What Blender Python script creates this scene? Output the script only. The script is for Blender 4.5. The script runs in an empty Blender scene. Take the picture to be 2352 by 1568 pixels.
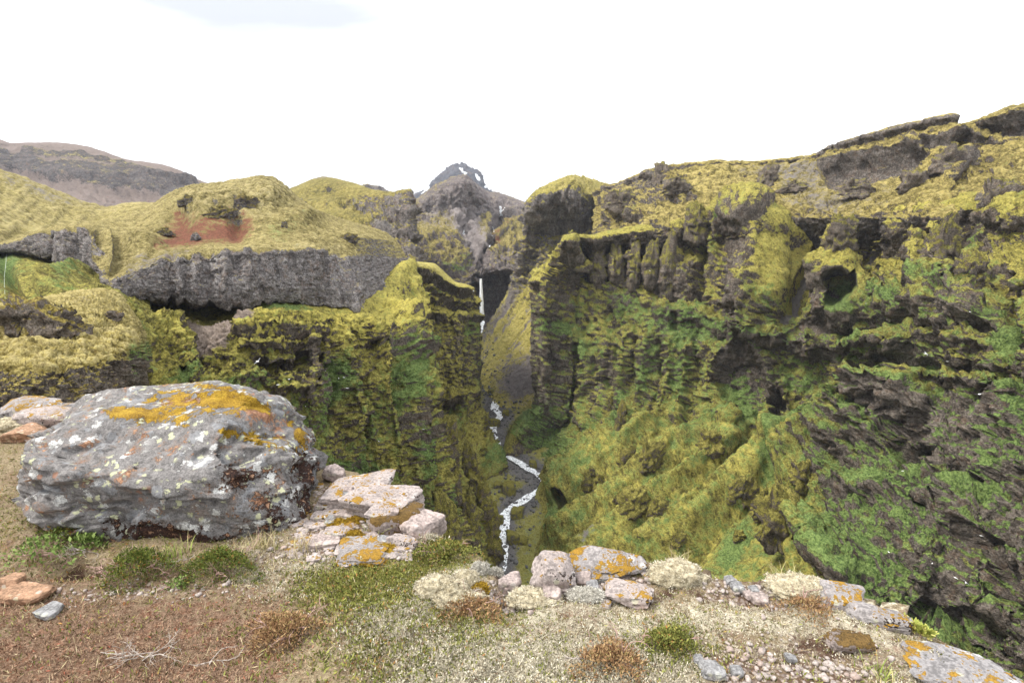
import bpy, math, random
import numpy as np
R = math.radians
scene = bpy.context.scene
rng = np.random.default_rng(7)
random.seed(7)

# ------------------------------------------------------------------ camera
CAM_Z = 1.6
FPX = 1176.0                      # focal length in pixels of a 2352 x 1568 frame (18 mm on 36 mm)
PITCH = math.atan((784 - 560) / FPX)
cam_d = bpy.data.cameras.new('camera')
cam_d.sensor_width = 36.0
cam_d.lens = 36.0 * FPX / 2352.0
cam_d.clip_start = 0.05
cam_d.clip_end = 60000
cam = bpy.data.objects.new('camera', cam_d)
scene.collection.objects.link(cam)
cam.location = (0, 0, CAM_Z)
cam.rotation_euler = (math.pi / 2 - PITCH, 0, 0)
scene.camera = cam

# ------------------------------------------------------------------ sky, sun, exposure
SUN_EL, SUN_AZ = 54.0, -98.0      # degrees; azimuth from +Y (view direction), minus = left
w = bpy.data.worlds.new('World')
scene.world = w
w.use_nodes = True
nt = w.node_tree
nt.nodes.clear()
wo = nt.nodes.new('ShaderNodeOutputWorld')
bg = nt.nodes.new('ShaderNodeBackground')
sky = nt.nodes.new('ShaderNodeTexSky')
sky.sky_type = 'NISHITA'
sky.sun_disc = False
sky.sun_elevation = R(SUN_EL)
sky.sun_rotation = R(SUN_AZ)
sky.dust_density = 6.0
tc = nt.nodes.new('ShaderNodeTexCoord')
mp = nt.nodes.new('ShaderNodeMapping')
mp.inputs['Scale'].default_value = (1.0, 1.0, 3.2)
nz = nt.nodes.new('ShaderNodeTexNoise')
nz.inputs['Scale'].default_value = 0.9
nz.inputs['Detail'].default_value = 6
nz.inputs['Roughness'].default_value = 0.5
nz.inputs['Distortion'].default_value = 0.4
cr = nt.nodes.new('ShaderNodeValToRGB')      # the closed cloud deck
cr.color_ramp.elements[0].position = 0.38
cr.color_ramp.elements[0].color = (0.34, 0.35, 0.365, 1)
cr.color_ramp.elements[1].position = 0.56
cr.color_ramp.elements[1].color = (1, 1, 1, 1)
sc_ = nt.nodes.new('ShaderNodeVectorMath')
sc_.operation = 'SCALE'
sc_.inputs['Scale'].default_value = 9.6
mx = nt.nodes.new('ShaderNodeMix')
mx.data_type = 'RGBA'
mx.inputs[0].default_value = 0.93
nt.links.new(tc.outputs['Generated'], mp.inputs['Vector'])
nt.links.new(mp.outputs[0], nz.inputs['Vector'])
nt.links.new(nz.outputs['Fac'], cr.inputs[0])
nt.links.new(cr.outputs[0], sc_.inputs[0])
# an overcast sky is about three times as bright overhead as at the horizon
sx_ = nt.nodes.new('ShaderNodeSeparateXYZ'); mr_ = nt.nodes.new('ShaderNodeMapRange')
nt.links.new(tc.outputs['Generated'], sx_.inputs[0]); nt.links.new(sx_.outputs['Z'], mr_.inputs[0])
mr_.inputs[3].default_value = 0.43 * 9.6; mr_.inputs[4].default_value = 1.29 * 9.6
nt.links.new(mr_.outputs[0], sc_.inputs['Scale'])
nt.links.new(sky.outputs[0], mx.inputs[6])
nt.links.new(sc_.outputs[0], mx.inputs[7])
nt.links.new(mx.outputs[2], bg.inputs['Color'])
bg.inputs['Strength'].default_value = 0.115
nt.links.new(bg.outputs[0], wo.inputs['Surface'])

sl = bpy.data.lights.new('sun', 'SUN')
sl.energy = 1.5
sl.angle = R(14)
sl.color = (1.0, 0.95, 0.87)
so = bpy.data.objects.new('sun', sl)
scene.collection.objects.link(so)
_el, _az = R(SUN_EL), R(SUN_AZ)
_sd = (math.sin(_az) * math.cos(_el), math.cos(_az) * math.cos(_el), math.sin(_el))
from mathutils import Vector
so.rotation_euler = Vector(_sd).to_track_quat('Z', 'Y').to_euler()

vs = scene.view_settings
vs.view_transform = 'Standard'
vs.look = 'None'
vs.gamma = 1.0
vs.use_curve_mapping = False
vs.exposure = 1.60
scene.render.engine = 'CYCLES'
scene.cycles.max_bounces = 5
scene.cycles.diffuse_bounces = 3
scene.cycles.use_denoising = True

# ------------------------------------------------------------------ pixel -> point
CP, SP = math.cos(PITCH), math.sin(PITCH)
def ray(u, v):
    x = (np.asarray(u, float) - 1176) / FPX
    y = -(np.asarray(v, float) - 784) / FPX
    return x, CP + y * SP, -SP + y * CP
def at(u, v, d):
    """point seen at (u, v) at forward distance d"""
    x, y, z = ray(u, v)
    k = np.asarray(d, float) / y
    return np.stack([x * k, y * k, z * k + CAM_Z], -1)
def at_z(u, v, z):
    x, y, zz = ray(u, v)
    k = (z - CAM_Z) / zz
    return np.stack([x * k, y * k, zz * k + CAM_Z], -1)
def project(P):
    x, y, z = P[..., 0], P[..., 1], P[..., 2] - CAM_Z
    dep = y * CP - z * SP
    return 1176 + FPX * x / dep, 784 - FPX * (y * SP + z * CP) / dep

# ------------------------------------------------------------------ noise
_pr = np.random.default_rng(11)
_perm = _pr.permutation(256).astype(np.int32)
_perm = np.concatenate([_perm, _perm, _perm])
_g = _pr.normal(size=(256, 3)).astype(np.float32)
_g /= np.linalg.norm(_g, axis=1, keepdims=True)
def pn(p):
    p = np.asarray(p, np.float32)
    i = np.floor(p).astype(np.int32)
    f = p - i
    i &= 255
    t = f * f * f * (f * (f * 6 - 15) + 10)
    x0, y0, z0 = i[..., 0], i[..., 1], i[..., 2]
    fx, fy, fz = f[..., 0], f[..., 1], f[..., 2]
    def gr(dx, dy, dz):
        h = _perm[_perm[_perm[(x0 + dx) & 255] + ((y0 + dy) & 255)] + ((z0 + dz) & 255)]
        g = _g[h]
        return g[..., 0] * (fx - dx) + g[..., 1] * (fy - dy) + g[..., 2] * (fz - dz)
    tx, ty, tz = t[..., 0], t[..., 1], t[..., 2]
    a = gr(0, 0, 0); a += tx * (gr(1, 0, 0) - a)
    b = gr(0, 1, 0); b += tx * (gr(1, 1, 0) - b)
    a += ty * (b - a)
    c = gr(0, 0, 1); c += tx * (gr(1, 0, 1) - c)
    b = gr(0, 1, 1); b += tx * (gr(1, 1, 1) - b)
    c += ty * (b - c)
    return (a + tz * (c - a)) * 1.6
def fbm(p, octv=4, gain=0.5, lac=2.03, off=0.0):
    p = np.asarray(p, np.float32) + np.float32(off)
    s = 0; a = 1.0; n = 0
    for _ in range(octv):
        s = s + a * pn(p); n += a
        p = p * lac + 17.3; a *= gain
    return s / n
def ridged(p, octv=4, gain=0.5, lac=2.1, off=0.0):
    p = np.asarray(p, np.float32) + np.float32(off)
    s = 0; a = 1.0; n = 0
    for _ in range(octv):
        s = s + a * (1 - 2 * np.abs(pn(p))); n += a
        p = p * lac + 9.7; a *= gain
    return s / n
def sstep(a, b, x):
    t = np.clip((x - a) / (b - a), 0, 1)
    return t * t * (3 - 2 * t)

# ------------------------------------------------------------------ objects
C = scene.collection
def tag(o, label=None, cat=None, group=None, kind=None):
    if label: o['label'] = label
    if cat: o['category'] = cat
    if group: o['group'] = group
    if kind: o['kind'] = kind
    return o
def mesh_np(name, V, F, mat=None, smooth=True, attrs=None):
    """V (n,3); F list of (m,k) int arrays"""
    me = bpy.data.meshes.new(name)
    V = np.asarray(V, np.float32)
    if not isinstance(F, (list, tuple)): F = [F]
    me.vertices.add(len(V))
    me.vertices.foreach_set('co', V.ravel())
    nl = sum(f.size for f in F); npg = sum(len(f) for f in F)
    me.loops.add(nl)
    me.polygons.add(npg)
    me.loops.foreach_set('vertex_index', np.concatenate([f.ravel() for f in F]).astype(np.int32))
    tot = np.concatenate([np.full(len(f), f.shape[1], np.int32) for f in F])
    st = np.concatenate([[0], np.cumsum(tot)[:-1]]).astype(np.int32)
    me.polygons.foreach_set('loop_start', st)
    me.polygons.foreach_set('loop_total', tot)
    me.polygons.foreach_set('use_smooth', np.full(npg, smooth, bool))
    if attrs:
        for k, a in attrs.items():
            if a.ndim == 1:
                at_ = me.attributes.new(k, 'FLOAT', 'POINT')
                at_.data.foreach_set('value', a.astype(np.float32))
            else:
                at_ = me.attributes.new(k, 'FLOAT_COLOR', 'POINT')
                at_.data.foreach_set('color', a.astype(np.float32).ravel())
    me.update()
    me.validate()
    if mat: me.materials.append(mat)
    return me
def obj(name, me, parent=None):
    o = bpy.data.objects.new(name, me)
    C.objects.link(o)
    if parent: o.parent = parent
    return o
def grid_faces(nv, nu):
    i = np.arange(nv * nu).reshape(nv, nu)
    return np.stack([i[:-1, :-1], i[1:, :-1], i[1:, 1:], i[:-1, 1:]], -1).reshape(-1, 4)
def grid_normals(P):
    du = np.gradient(P, axis=1); dv = np.gradient(P, axis=0)
    n = np.cross(dv, du)
    return n / (np.linalg.norm(n, axis=-1, keepdims=True) + 1e-9)
def blur(A, k):
    for ax in (0, 1):
        for _ in range(k):
            B = A.copy()
            s = [slice(None)] * A.ndim
            a, b, c = list(s), list(s), list(s)
            a[ax], b[ax], c[ax] = slice(0, -2), slice(1, -1), slice(2, None)
            B[tuple(b)] = (A[tuple(a)] + 2 * A[tuple(b)] + A[tuple(c)]) / 4
            A = B
    return A

# ------------------------------------------------------------------ shader helper
class NT:
    def __init__(s, name):
        s.m = bpy.data.materials.new(name); s.m.use_nodes = True
        s.t = s.m.node_tree; s.t.nodes.clear()
        s.out = s.t.nodes.new('ShaderNodeOutputMaterial')
    def n(s, typ): return s.t.nodes.new('ShaderNode' + typ)
    def l(s, a, b):
        if hasattr(a, 'is_output') or isinstance(a, bpy.types.NodeSocket): s.t.links.new(a, b)
        elif isinstance(a, tuple) and len(a) == 3 and b.type == 'RGBA': b.default_value = (*a, 1)
        else: b.default_value = a
    def pos(s, objspace=False):
        return s.n('TexCoord').outputs['Object'] if objspace else s.n('NewGeometry').outputs['Position']
    def mapv(s, v, scale=(1, 1, 1), rot=(0, 0, 0), loc=(0, 0, 0)):
        m = s.n('Mapping'); s.l(v, m.inputs['Vector'])
        m.inputs['Scale'].default_value = scale; m.inputs['Rotation'].default_value = rot; m.inputs['Location'].default_value = loc
        return m.outputs[0]
    def noise(s, v, scale, detail=4, rough=0.55, dist=0.0, col=False):
        n = s.n('TexNoise'); s.l(v, n.inputs['Vector'])
        n.inputs['Scale'].default_value = scale; n.inputs['Detail'].default_value = detail
        n.inputs['Roughness'].default_value = rough; n.inputs['Distortion'].default_value = dist
        return n.outputs['Color' if col else 'Fac']
    def voro(s, v, scale, feature='F1', out='Distance', rand=1.0):
        n = s.n('TexVoronoi'); n.feature = feature; s.l(v, n.inputs['Vector'])
        n.inputs['Scale'].default_value = scale; n.inputs['Randomness'].default_value = rand
        return n.outputs[out]
    def attr(s, name):
        a = s.n('Attribute'); a.attribute_name = name; return a
    def sep(s, c):
        n = s.n('SeparateColor'); s.l(c, n.inputs[0]); return n.outputs
    def sepv(s, c):
        n = s.n('SeparateXYZ'); s.l(c, n.inputs[0]); return n.outputs
    def ma(s, op, a, b=0.0, c=0.0, clamp=False):
        n = s.n('Math'); n.operation = op; n.use_clamp = clamp
        s.l(a, n.inputs[0]); s.l(b, n.inputs[1])
        if op == 'MULTIPLY_ADD': s.l(c, n.inputs[2])
        return n.outputs[0]
    def step(s, x, a, b, lo=0.0, hi=1.0):
        n = s.n('MapRange'); n.interpolation_type = 'SMOOTHSTEP'
        s.l(x, n.inputs[0]); s.l(a, n.inputs[1]); s.l(b, n.inputs[2]); s.l(lo, n.inputs[3]); s.l(hi, n.inputs[4])
        return n.outputs[0]
    def mix(s, f, a, b, mode='MIX'):
        n = s.n('Mix'); n.data_type = 'RGBA'; n.blend_type = mode; n.clamp_factor = True
        s.l(f, n.inputs[0]); s.l(a, n.inputs[6]); s.l(b, n.inputs[7])
        return n.outputs[2]
    def ramp(s, f, stops):
        n = s.n('ValToRGB'); s.l(f, n.inputs[0])
        e = n.color_ramp.elements
        while len(e) < len(stops): e.new(0.5)
        for k, (p, c) in enumerate(stops):
            e[k].position = p; e[k].color = (*c, 1)
        return n.outputs[0]
    def bump(s, h, strength=0.5, dist=1.0, nrm=None):
        n = s.n('Bump'); n.inputs['Strength'].default_value = strength; n.inputs['Distance'].default_value = dist
        s.l(h, n.inputs['Height'])
        if nrm is not None: s.l(nrm, n.inputs['Normal'])
        return n.outputs[0]
    def fin(s, col, rough=0.95, nrm=None, spec=0.15, **kw):
        p = s.n('BsdfPrincipled'); s.l(col, p.inputs['Base Color']); s.l(rough, p.inputs['Roughness'])
        p.inputs['Specular IOR Level'].default_value = spec
        if nrm is not None: s.l(nrm, p.inputs['Normal'])
        for k, v in kw.items(): s.l(v, p.inputs[k.replace('_', ' ')])
        s.t.links.new(p.outputs[0], s.out.inputs['Surface'])
        s.bsdf = p
        return s.m

# ------------------------------------------------------------------ terrain sheets
def _interp(knots, A, q, tens):
    """cubic Hermite along axis 0 on non-uniform knots, blended with linear by tens"""
    k = np.asarray(knots)
    m = np.zeros_like(A)
    h = np.diff(k)
    dl = np.diff(A, axis=0) / h.reshape(-1, *[1] * (A.ndim - 1))
    m[0], m[-1] = dl[0], dl[-1]
    hh = h.reshape(-1, *[1] * (A.ndim - 1))
    m[1:-1] = (hh[1:] * dl[:-1] + hh[:-1] * dl[1:]) / (hh[1:] + hh[:-1])
    i = np.clip(np.searchsorted(k, q, 'right') - 1, 0, len(k) - 2)
    sh = (-1, *[1] * (A.ndim - 1))
    t = ((q - k[i]) / h[i]).reshape(sh); H = h[i].reshape(sh)
    cub = (2*t**3 - 3*t**2 + 1) * A[i] + (t**3 - 2*t**2 + t) * H * m[i] + (-2*t**3 + 3*t**2) * A[i+1] + (t**3 - t**2) * H * m[i+1]
    lin = A[i] * (1 - t) + A[i+1] * t
    return cub * (1 - tens) + lin * tens

class Sheet:
    """a piece of terrain spanned by columns of points (u, v, distance)"""
    def __init__(s, cols, nu, nv, tens=0.3, rowmin=4.0, vt=None):
        A = np.array(cols, float)                  # (ncol, nrow, 3)
        A[..., 2] = 1.0 / A[..., 2]
        # equal-ish sampling along the mean length of each span, in pixels
        cu = np.linalg.norm(np.diff(A[..., :2], axis=0), axis=-1).mean(1) + rowmin
        rv = np.linalg.norm(np.diff(A[..., :2], axis=1), axis=-1).mean(0) + rowmin
        ku = np.concatenate([[0], np.cumsum(cu)]); kv = np.concatenate([[0], np.cumsum(rv)])
        qu = np.linspace(0, ku[-1], nu); qv = np.linspace(0, kv[-1], nv)
        B = _interp(ku, A, qu, tens)               # (nu, nrow, 3)
        B = _interp(kv, B.transpose(1, 0, 2), qv, tens if vt is None else vt)   # (nv, nu, 3)
        s.U, s.V, D = B[..., 0], B[..., 1], 1.0 / B[..., 2]
        s.qu, s.qv = np.meshgrid(qu, qv)
        # row index (fraction) of each vertex, to talk about rows of the control net
        s.row = np.interp(s.qv, kv, np.arange(len(kv)))
        s.col = np.interp(s.qu, ku, np.arange(len(ku)))
        s.P = at(s.U, s.V, D)
        s.D = D
        s.nv, s.nu = nv, nu
        s.N = grid_normals(blur(s.P, 6))
        s.Cl = 1 - sstep(0.45, 0.80, s.N[..., 2])   # steepness 0..1
        s.Cl = blur(s.Cl, 8)
        _q = s.P / (s.D[..., None] * 0.035 + 0.4)
        s.W = [fbm(_q, 3, 0.6, off=3), fbm(_q, 3, 0.6, off=31)]
        s.fade = 0.3 + 0.7 * sstep(1.0, 1.9, s.row)
        s.ma = np.zeros((nv, nu, 4))                # rock, green, yellow, scree
        s.mb = np.zeros((nv, nu, 4))                # red soil, pale moss, snow, height within the moss cushions
        s.mb[..., 3] = 0.5
    def fall(s, u, v, ru, rv, ang=0, prof='g'):
        c, n = math.cos(R(ang)), math.sin(R(ang))
        wp = 0.30 * min(ru, rv)
        du, dv = s.U - u + wp * s.W[0], s.V - v + wp * s.W[1]
        a, b = (du * c + dv * n) / ru, (-du * n + dv * c) / rv
        r = np.sqrt(a * a + b * b)
        if prof == 'g': return np.exp(-r * r * 1.6)
        if prof == 'p': return 1 - sstep(0.72, 1.05, r)
        if prof == 'd': return np.clip(1 - r * r, 0, 1) ** 0.8 * 0.8
    def dist(s, pts, warp=0):
        best = np.full(s.U.shape, 1e9)
        U, V = s.U, s.V
        if warp:
            U = U + warp * 1.6 * s.W[0]; V = V + warp * 1.6 * s.W[1]
        for (a, b), (c, d) in zip(pts[:-1], pts[1:]):
            L2 = (c - a) ** 2 + (d - b) ** 2 + 1e-9
            t = np.clip(((U - a) * (c - a) + (V - b) * (d - b)) / L2, 0, 1)
            best = np.minimum(best, np.hypot(U - a - t * (c - a), V - b - t * (d - b)))
        return best
    def poly(s, pts, soft=8, warp=6):
        U = s.U + warp * 1.6 * s.W[0]; V = s.V + warp * 1.6 * s.W[1]
        ins = np.zeros(U.shape, bool)
        n = len(pts)
        for i in range(n):
            (x0, y0), (x1, y1) = pts[i], pts[(i + 1) % n]
            c = ((y0 > V) != (y1 > V)) & (U < (x1 - x0) * (V - y0) / (y1 - y0 + 1e-9) + x0)
            ins ^= c
        dd = s.dist(list(pts) + [pts[0]])
        soft = soft * 1.7
        return sstep(-soft, soft, np.where(ins, dd, -dd))
    def push(s, w, amp):                           # along the outward normal
        s.P = s.P + s.N * (w * amp * s.fade)[..., None]
    def bump(s, u, v, ru, rv, amp, ang=0, prof='g'): s.push(s.fall(u, v, ru, rv, ang, prof), amp)
    def ridge(s, pts, width, amp, warp=4, power=1.0):
        d = s.dist(pts, warp); s.push(np.clip(1 - d / width, 0, 1) ** power, amp)
    def renorm(s, k=4): s.N = grid_normals(blur(s.P, k))
    def lift(s, w, amp): s.P[..., 2] += w * amp
    def carve(s, w, amp):                          # hollow out, away from the open air in front
        n = s.P.copy(); n[..., 2] = 0; n /= np.linalg.norm(n, axis=-1, keepdims=True)
        s.P = s.P + n * (w * amp)[..., None]
    def build(s, name, mat, kind='structure', flip=False):
        F = grid_faces(s.nv, s.nu)
        if flip: F = F[:, ::-1]
        me = mesh_np(name, s.P.reshape(-1, 3), F, mat, True, {'ma': s.ma.reshape(-1, 4), 'mb': s.mb.reshape(-1, 4)})
        o = obj(name, me)
        if kind: o['kind'] = kind
        s.o = o
        return o
    def hit(s, u, v):
        if not hasattr(s, '_pu') or s._pu[0] is not s.P:
            s._pu = (s.P, *project(s.P))
        k = np.argmin((s._pu[1] - u) ** 2 + (s._pu[2] - v) ** 2 + (s.P[..., 1] - s.P[..., 1].min()) * 0.002)
        i = np.unravel_index(k, s.U.shape)
        return s.P[i], s.N[i]

def facets(P, L, seed=0):
    """angular blocks: every cell of a random packing is a tilted flat"""
    p = (P / L).astype(np.float32) + np.float32(seed * 1.37)
    sh = p.shape[:-1]
    p = p.reshape(-1, 3)
    i = np.floor(p).astype(np.int32)
    f = p - i
    rt = np.random.default_rng(99 + seed)
    jit = rt.uniform(0.08, 0.92, (256, 3)).astype(np.float32)
    val = rt.uniform(-1, 1, 256).astype(np.float32)
    til = rt.normal(0, 0.75, (256, 3)).astype(np.float32)
    best = np.full(len(p), 1e9, np.float32); out = np.zeros(len(p), np.float32)
    for dx in (-1, 0, 1):
        hx = _perm[(i[:, 0] + dx) & 255]
        for dy in (-1, 0, 1):
            hy = _perm[hx + ((i[:, 1] + dy) & 255)]
            for dz in (-1, 0, 1):
                h = _perm[hy + ((i[:, 2] + dz) & 255)]
                r = f - jit[h] - np.array([dx, dy, dz], np.float32)
                d = np.einsum('ij,ij->i', r, r)
                m = d < best
                best[m] = d[m]
                hm = h[m]
                out[m] = 0.6 * val[hm] + np.einsum('ij,ij->i', til[hm], r[m])
    return out.reshape(sh)
def rough_cliff(s, L, amp, vert=0.35, strata=0.5, soft=0.35, seed=0, col=0.0, Ls=None, fac=1.15):
    """rock relief: buttresses, blocks, creases, ledges; L = size of the largest forms in metres"""
    P = s.P.astype(np.float32)
    cl = s.Cl
    wq = P * np.array([1, 1, vert], np.float32) / L
    wd = np.stack([pn(wq * 1.9 + 5.1), pn(wq * 1.9 + 15.7), pn(wq * 1.9 + 25.3)], -1)
    wq = wq + 0.4 * wd
    big = fbm(wq, 3, 0.55, off=seed) * 1.1 + 0.35 * ridged(wq * 1.7, 2, off=seed + 2)
    fin = fbm(P / (L * 0.11), 4, 0.72, off=seed + 7)
    wP = P + (0.10 * L) * wd
    fz = np.array([1, 1, max(vert, 0.4)], np.float32)
    fc = facets(wP * fz, L * 0.34, seed) + 0.5 * facets((P + (0.05 * L) * wd) * np.array([1, 1, 0.7], np.float32), L * 0.14, seed + 5)
    Ls = Ls or L * 0.35
    st = fbm(np.stack([P[..., 0] / (L * 1.6), P[..., 1] / (L * 1.6), P[..., 2] / Ls + 0.8 * wd[..., 0]], -1), 4, 0.65, off=seed + 9)
    st = np.tanh(st * 2.5) * sstep(-0.25, 0.35, wd[..., 1])
    d = amp * (big * 0.75 + fac * 0.55 * fc + fin * 0.5 - 0.25) * (soft + (1 - soft) * cl) + amp * strata * 0.6 * st * cl
    if col:
        c = ridged(np.stack([P[..., 0] / (L * 0.12), P[..., 1] / (L * 0.12), P[..., 2] / (L * 0.9)], -1), 2, off=seed + 13)
        d = d + amp * col * c * cl
    s.P = s.P + s.N * (d * s.fade)[..., None]
def rough_soil(s, L, amp, seed=0, octv=5, gain=0.55):
    d = amp * fbm(s.P / L, octv, gain, off=seed)
    s.P = s.P + s.N * d[..., None]
def cushions(s, L, amp, w=1.0, seed=0):
    """billowy moss: rounded tops, tight creases"""
    a = np.abs(pn(s.P / L + seed)); b = np.abs(pn(s.P / (L * 0.45) + seed + 7))
    h = np.sqrt(a) * 0.65 + np.sqrt(b) * 0.35
    d = (h - 0.45) * amp
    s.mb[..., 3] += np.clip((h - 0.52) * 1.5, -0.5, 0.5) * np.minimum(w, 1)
    s.P = s.P + s.N * (d * w)[..., None]

# ------------------------------------------------------------------ terrain material
def terrain_mat(name, L, rock=((0.048, 0.040, 0.033), (0.125, 0.106, 0.089), (0.235, 0.202, 0.172)),
                moss=((0.080, 0.072, 0.020), (0.225, 0.202, 0.050), (0.42, 0.360, 0.085)),
                green=((0.038, 0.072, 0.020), (0.160, 0.235, 0.072)),
                scree=((0.12, 0.108, 0.10), (0.21, 0.19, 0.175)), pale=((0.195, 0.165, 0.070), (0.38, 0.325, 0.165)),
                bias=0.0, bmp=1.0, strat=0.5, lich=0.0, steepw=1.35):
    s = NT(name)
    p = s.pos()
    nrm = s.n('NewGeometry').outputs['Normal']
    z = s.sepv(nrm)[2]
    a = s.attr('ma'); b = s.attr('mb')
    rk, gn, yl = s.sep(a.outputs['Color'])[:3]
    sc = a.outputs['Alpha']
    rd, pl, sn = s.sep(b.outputs['Color'])[:3]
    n1 = s.noise(p, 1 / L, 5, 0.6)
    n2 = s.noise(p, 5 / L, 5, 0.65, 0.3)
    n3 = s.noise(p, 22 / L, 4, 0.7)
    n4 = s.noise(p, 52 / L, 3, 0.7)
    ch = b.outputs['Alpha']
    # rock
    pz = s.mapv(p, (0.25 / L, 0.25 / L, 9 / L))
    st = s.noise(pz, 1.0, 4, 0.6, 0.6)
    def con(x, k, m=0.5): return s.ma('MULTIPLY_ADD', s.ma('SUBTRACT', x, m), k, 0.5)
    n5 = s.noise(s.mapv(p, loc=(31, 7, 3)), 11 / L, 4, 0.7)
    rv = s.ma('ADD', s.ma('MULTIPLY', s.ma('ADD', n3, n4), 0.33), s.ma('ADD', s.ma('MULTIPLY', st, strat * 0.34), s.ma('MULTIPLY', n2, 0.34 - strat * 0.34 if strat < 1 else 0.0)))
    rc = s.ramp(con(rv, 3.6, 0.5), [(0.26, rock[0]), (0.50, rock[1]), (0.76, rock[2])])
    rc = s.mix(s.step(n5, 0.50, 0.66, 0, 0.55), rc, s.mix(0.6, rc, (0.19, 0.115, 0.07)))
    vz = s.mapv(p, (7 / L, 7 / L, 0.5 / L))
    strk = s.noise(vz, 1.0, 4, 0.6)
    rc = s.mix(s.step(strk, 0.52, 0.66, 0, 0.6), rc, rock[0])
    if lich:
        lv = s.voro(p, 60 / L); ln = s.noise(p, 9 / L, 3)
        lf = s.ma('MULTIPLY', s.step(lv, 0.34, 0.16), s.step(ln, 0.50, 0.60))
        rc = s.mix(s.ma('MULTIPLY', lf, lich), rc, (0.55, 0.54, 0.52))
    # moss
    mv = s.ma('ADD', s.ma('MULTIPLY', n2, 0.3), s.ma('ADD', s.ma('MULTIPLY', n3, 0.38), s.ma('MULTIPLY', n4, 0.32)))
    mv = con(mv, 3.3)
    mv = s.ma('ADD', mv, s.ma('MULTIPLY', s.ma('SUBTRACT', n1, 0.5), 0.4))
    mv = s.ma('ADD', mv, s.ma('MULTIPLY', yl, 0.22))
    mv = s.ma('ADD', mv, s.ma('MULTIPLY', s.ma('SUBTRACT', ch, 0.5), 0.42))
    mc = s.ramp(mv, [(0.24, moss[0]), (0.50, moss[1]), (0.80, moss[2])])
    plc = s.ramp(mv, [(0.18, moss[0]), (0.42, pale[0]), (0.80, pale[1])])
    mc = s.mix(s.ma('MULTIPLY', pl, s.step(n5, 0.36, 0.56)), mc, plc)
    brn = s.ramp(con(s.ma('MULTIPLY', s.ma('ADD', n3, n4), 0.5), 3.2), [(0.25, tuple(x * 0.5 for x in (0.13, 0.088, 0.040))), (0.75, (0.23, 0.155, 0.065))])
    mc = s.mix(s.step(con(n5, 1.0, 0.5), 0.54, 0.70, 0, 0.5), mc, brn)
    gc = s.ramp(con(s.ma('ADD', s.ma('MULTIPLY', n4, 0.6), s.ma('MULTIPLY', n3, 0.4)), 3.4), [(0.22, green[0]), (0.80, green[1])])
    gf = s.step(s.ma('ADD', s.ma('ADD', gn, s.ma('MULTIPLY', s.ma('SUBTRACT', n2, 0.5), 1.9)), s.ma('MULTIPLY', s.ma('SUBTRACT', n3, 0.5), 1.2)), 0.22, 0.72)
    mc = s.mix(s.ma('MULTIPLY', gf, 0.92), mc, gc)
    # how much moss: flat and gentle ground, patchily on the steep
    f = s.ma('MULTIPLY', z, steepw)
    f = s.ma('ADD', f, s.ma('MULTIPLY', s.ma('SUBTRACT', n2, 0.5), 1.9))
    f = s.ma('ADD', f, s.ma('MULTIPLY', s.ma('SUBTRACT', n3, 0.5), 1.7))
    f = s.ma('ADD', f, s.ma('MULTIPLY', s.ma('SUBTRACT', n4, 0.5), 0.7))
    f = s.ma('ADD', f, s.ma('MULTIPLY', s.ma('SUBTRACT', n1, 0.5), 0.8))
    f = s.ma('SUBTRACT', f, rk)
    f = s.ma('ADD', f, s.ma('MULTIPLY', gn, 0.35))
    f = s.step(f, 0.22 - bias, 0.56 - bias)
    col = s.mix(f, rc, mc)
    # scree and soil
    scc = s.ramp(s.ma('ADD', s.ma('MULTIPLY', n3, 0.4), s.ma('MULTIPLY', n4, 0.6)), [(0.36, scree[0]), (0.62, scree[1])])
    sf = s.step(s.ma('ADD', sc, s.ma('ADD', s.ma('MULTIPLY', s.ma('SUBTRACT', n2, 0.5), 1.7), s.ma('MULTIPLY', s.ma('SUBTRACT', n3, 0.5), 1.2))), 0.34, 0.72)
    col = s.mix(sf, col, scc)
    rdc = s.ramp(n3, [(0.35, (0.085, 0.034, 0.022)), (0.65, (0.20, 0.085, 0.052))])
    rf = s.step(s.ma('ADD', rd, s.ma('ADD', s.ma('MULTIPLY', s.ma('SUBTRACT', n2, 0.5), 1.8), s.ma('MULTIPLY', s.ma('SUBTRACT', n3, 0.5), 1.2))), 0.40, 0.72)
    col = s.mix(rf, col, rdc)
    snf = s.step(s.ma('ADD', sn, s.ma('ADD', s.ma('MULTIPLY', s.ma('SUBTRACT', n2, 0.5), 0.9), s.ma('MULTIPLY', s.ma('SUBTRACT', n3, 0.5), 0.5))), 0.48, 0.53)
    col = s.mix(snf, col, (0.9, 0.92, 0.95))
    h = s.ma('ADD', s.ma('MULTIPLY', n3, 0.7), s.ma('MULTIPLY', n4, 0.5))
    h = s.ma('ADD', h, s.ma('MULTIPLY', f, 0.12))
    nb = s.bump(h, bmp, L * 0.05)
    return s.fin(col, 0.95, nb, 0.1)
# ================================================================== THE LARGE STRUCTURE
M_right = terrain_mat('right_wall_rock_and_moss', 30, bias=0.20)
M_left = terrain_mat('left_wall_rock_and_moss', 22, bias=0.34, scree=((0.13, 0.10, 0.082), (0.27, 0.22, 0.185)))
M_rupper = terrain_mat('right_hillside_rock_and_moss', 30, bias=0.0, rock=((0.045, 0.038, 0.033), (0.12, 0.105, 0.093), (0.23, 0.205, 0.185)), scree=((0.10, 0.09, 0.082), (0.21, 0.19, 0.172)),
                        moss=((0.085, 0.068, 0.022), (0.22, 0.18, 0.055), (0.40, 0.325, 0.11)))
M_cap = terrain_mat('plateau_rock_and_moss', 18, rock=((0.070, 0.062, 0.060), (0.17, 0.155, 0.15), (0.31, 0.29, 0.283)), bias=0.05, lich=0.7, strat=0.3,
                    moss=((0.080, 0.064, 0.022), (0.19, 0.158, 0.055), (0.36, 0.30, 0.125)))
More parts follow.
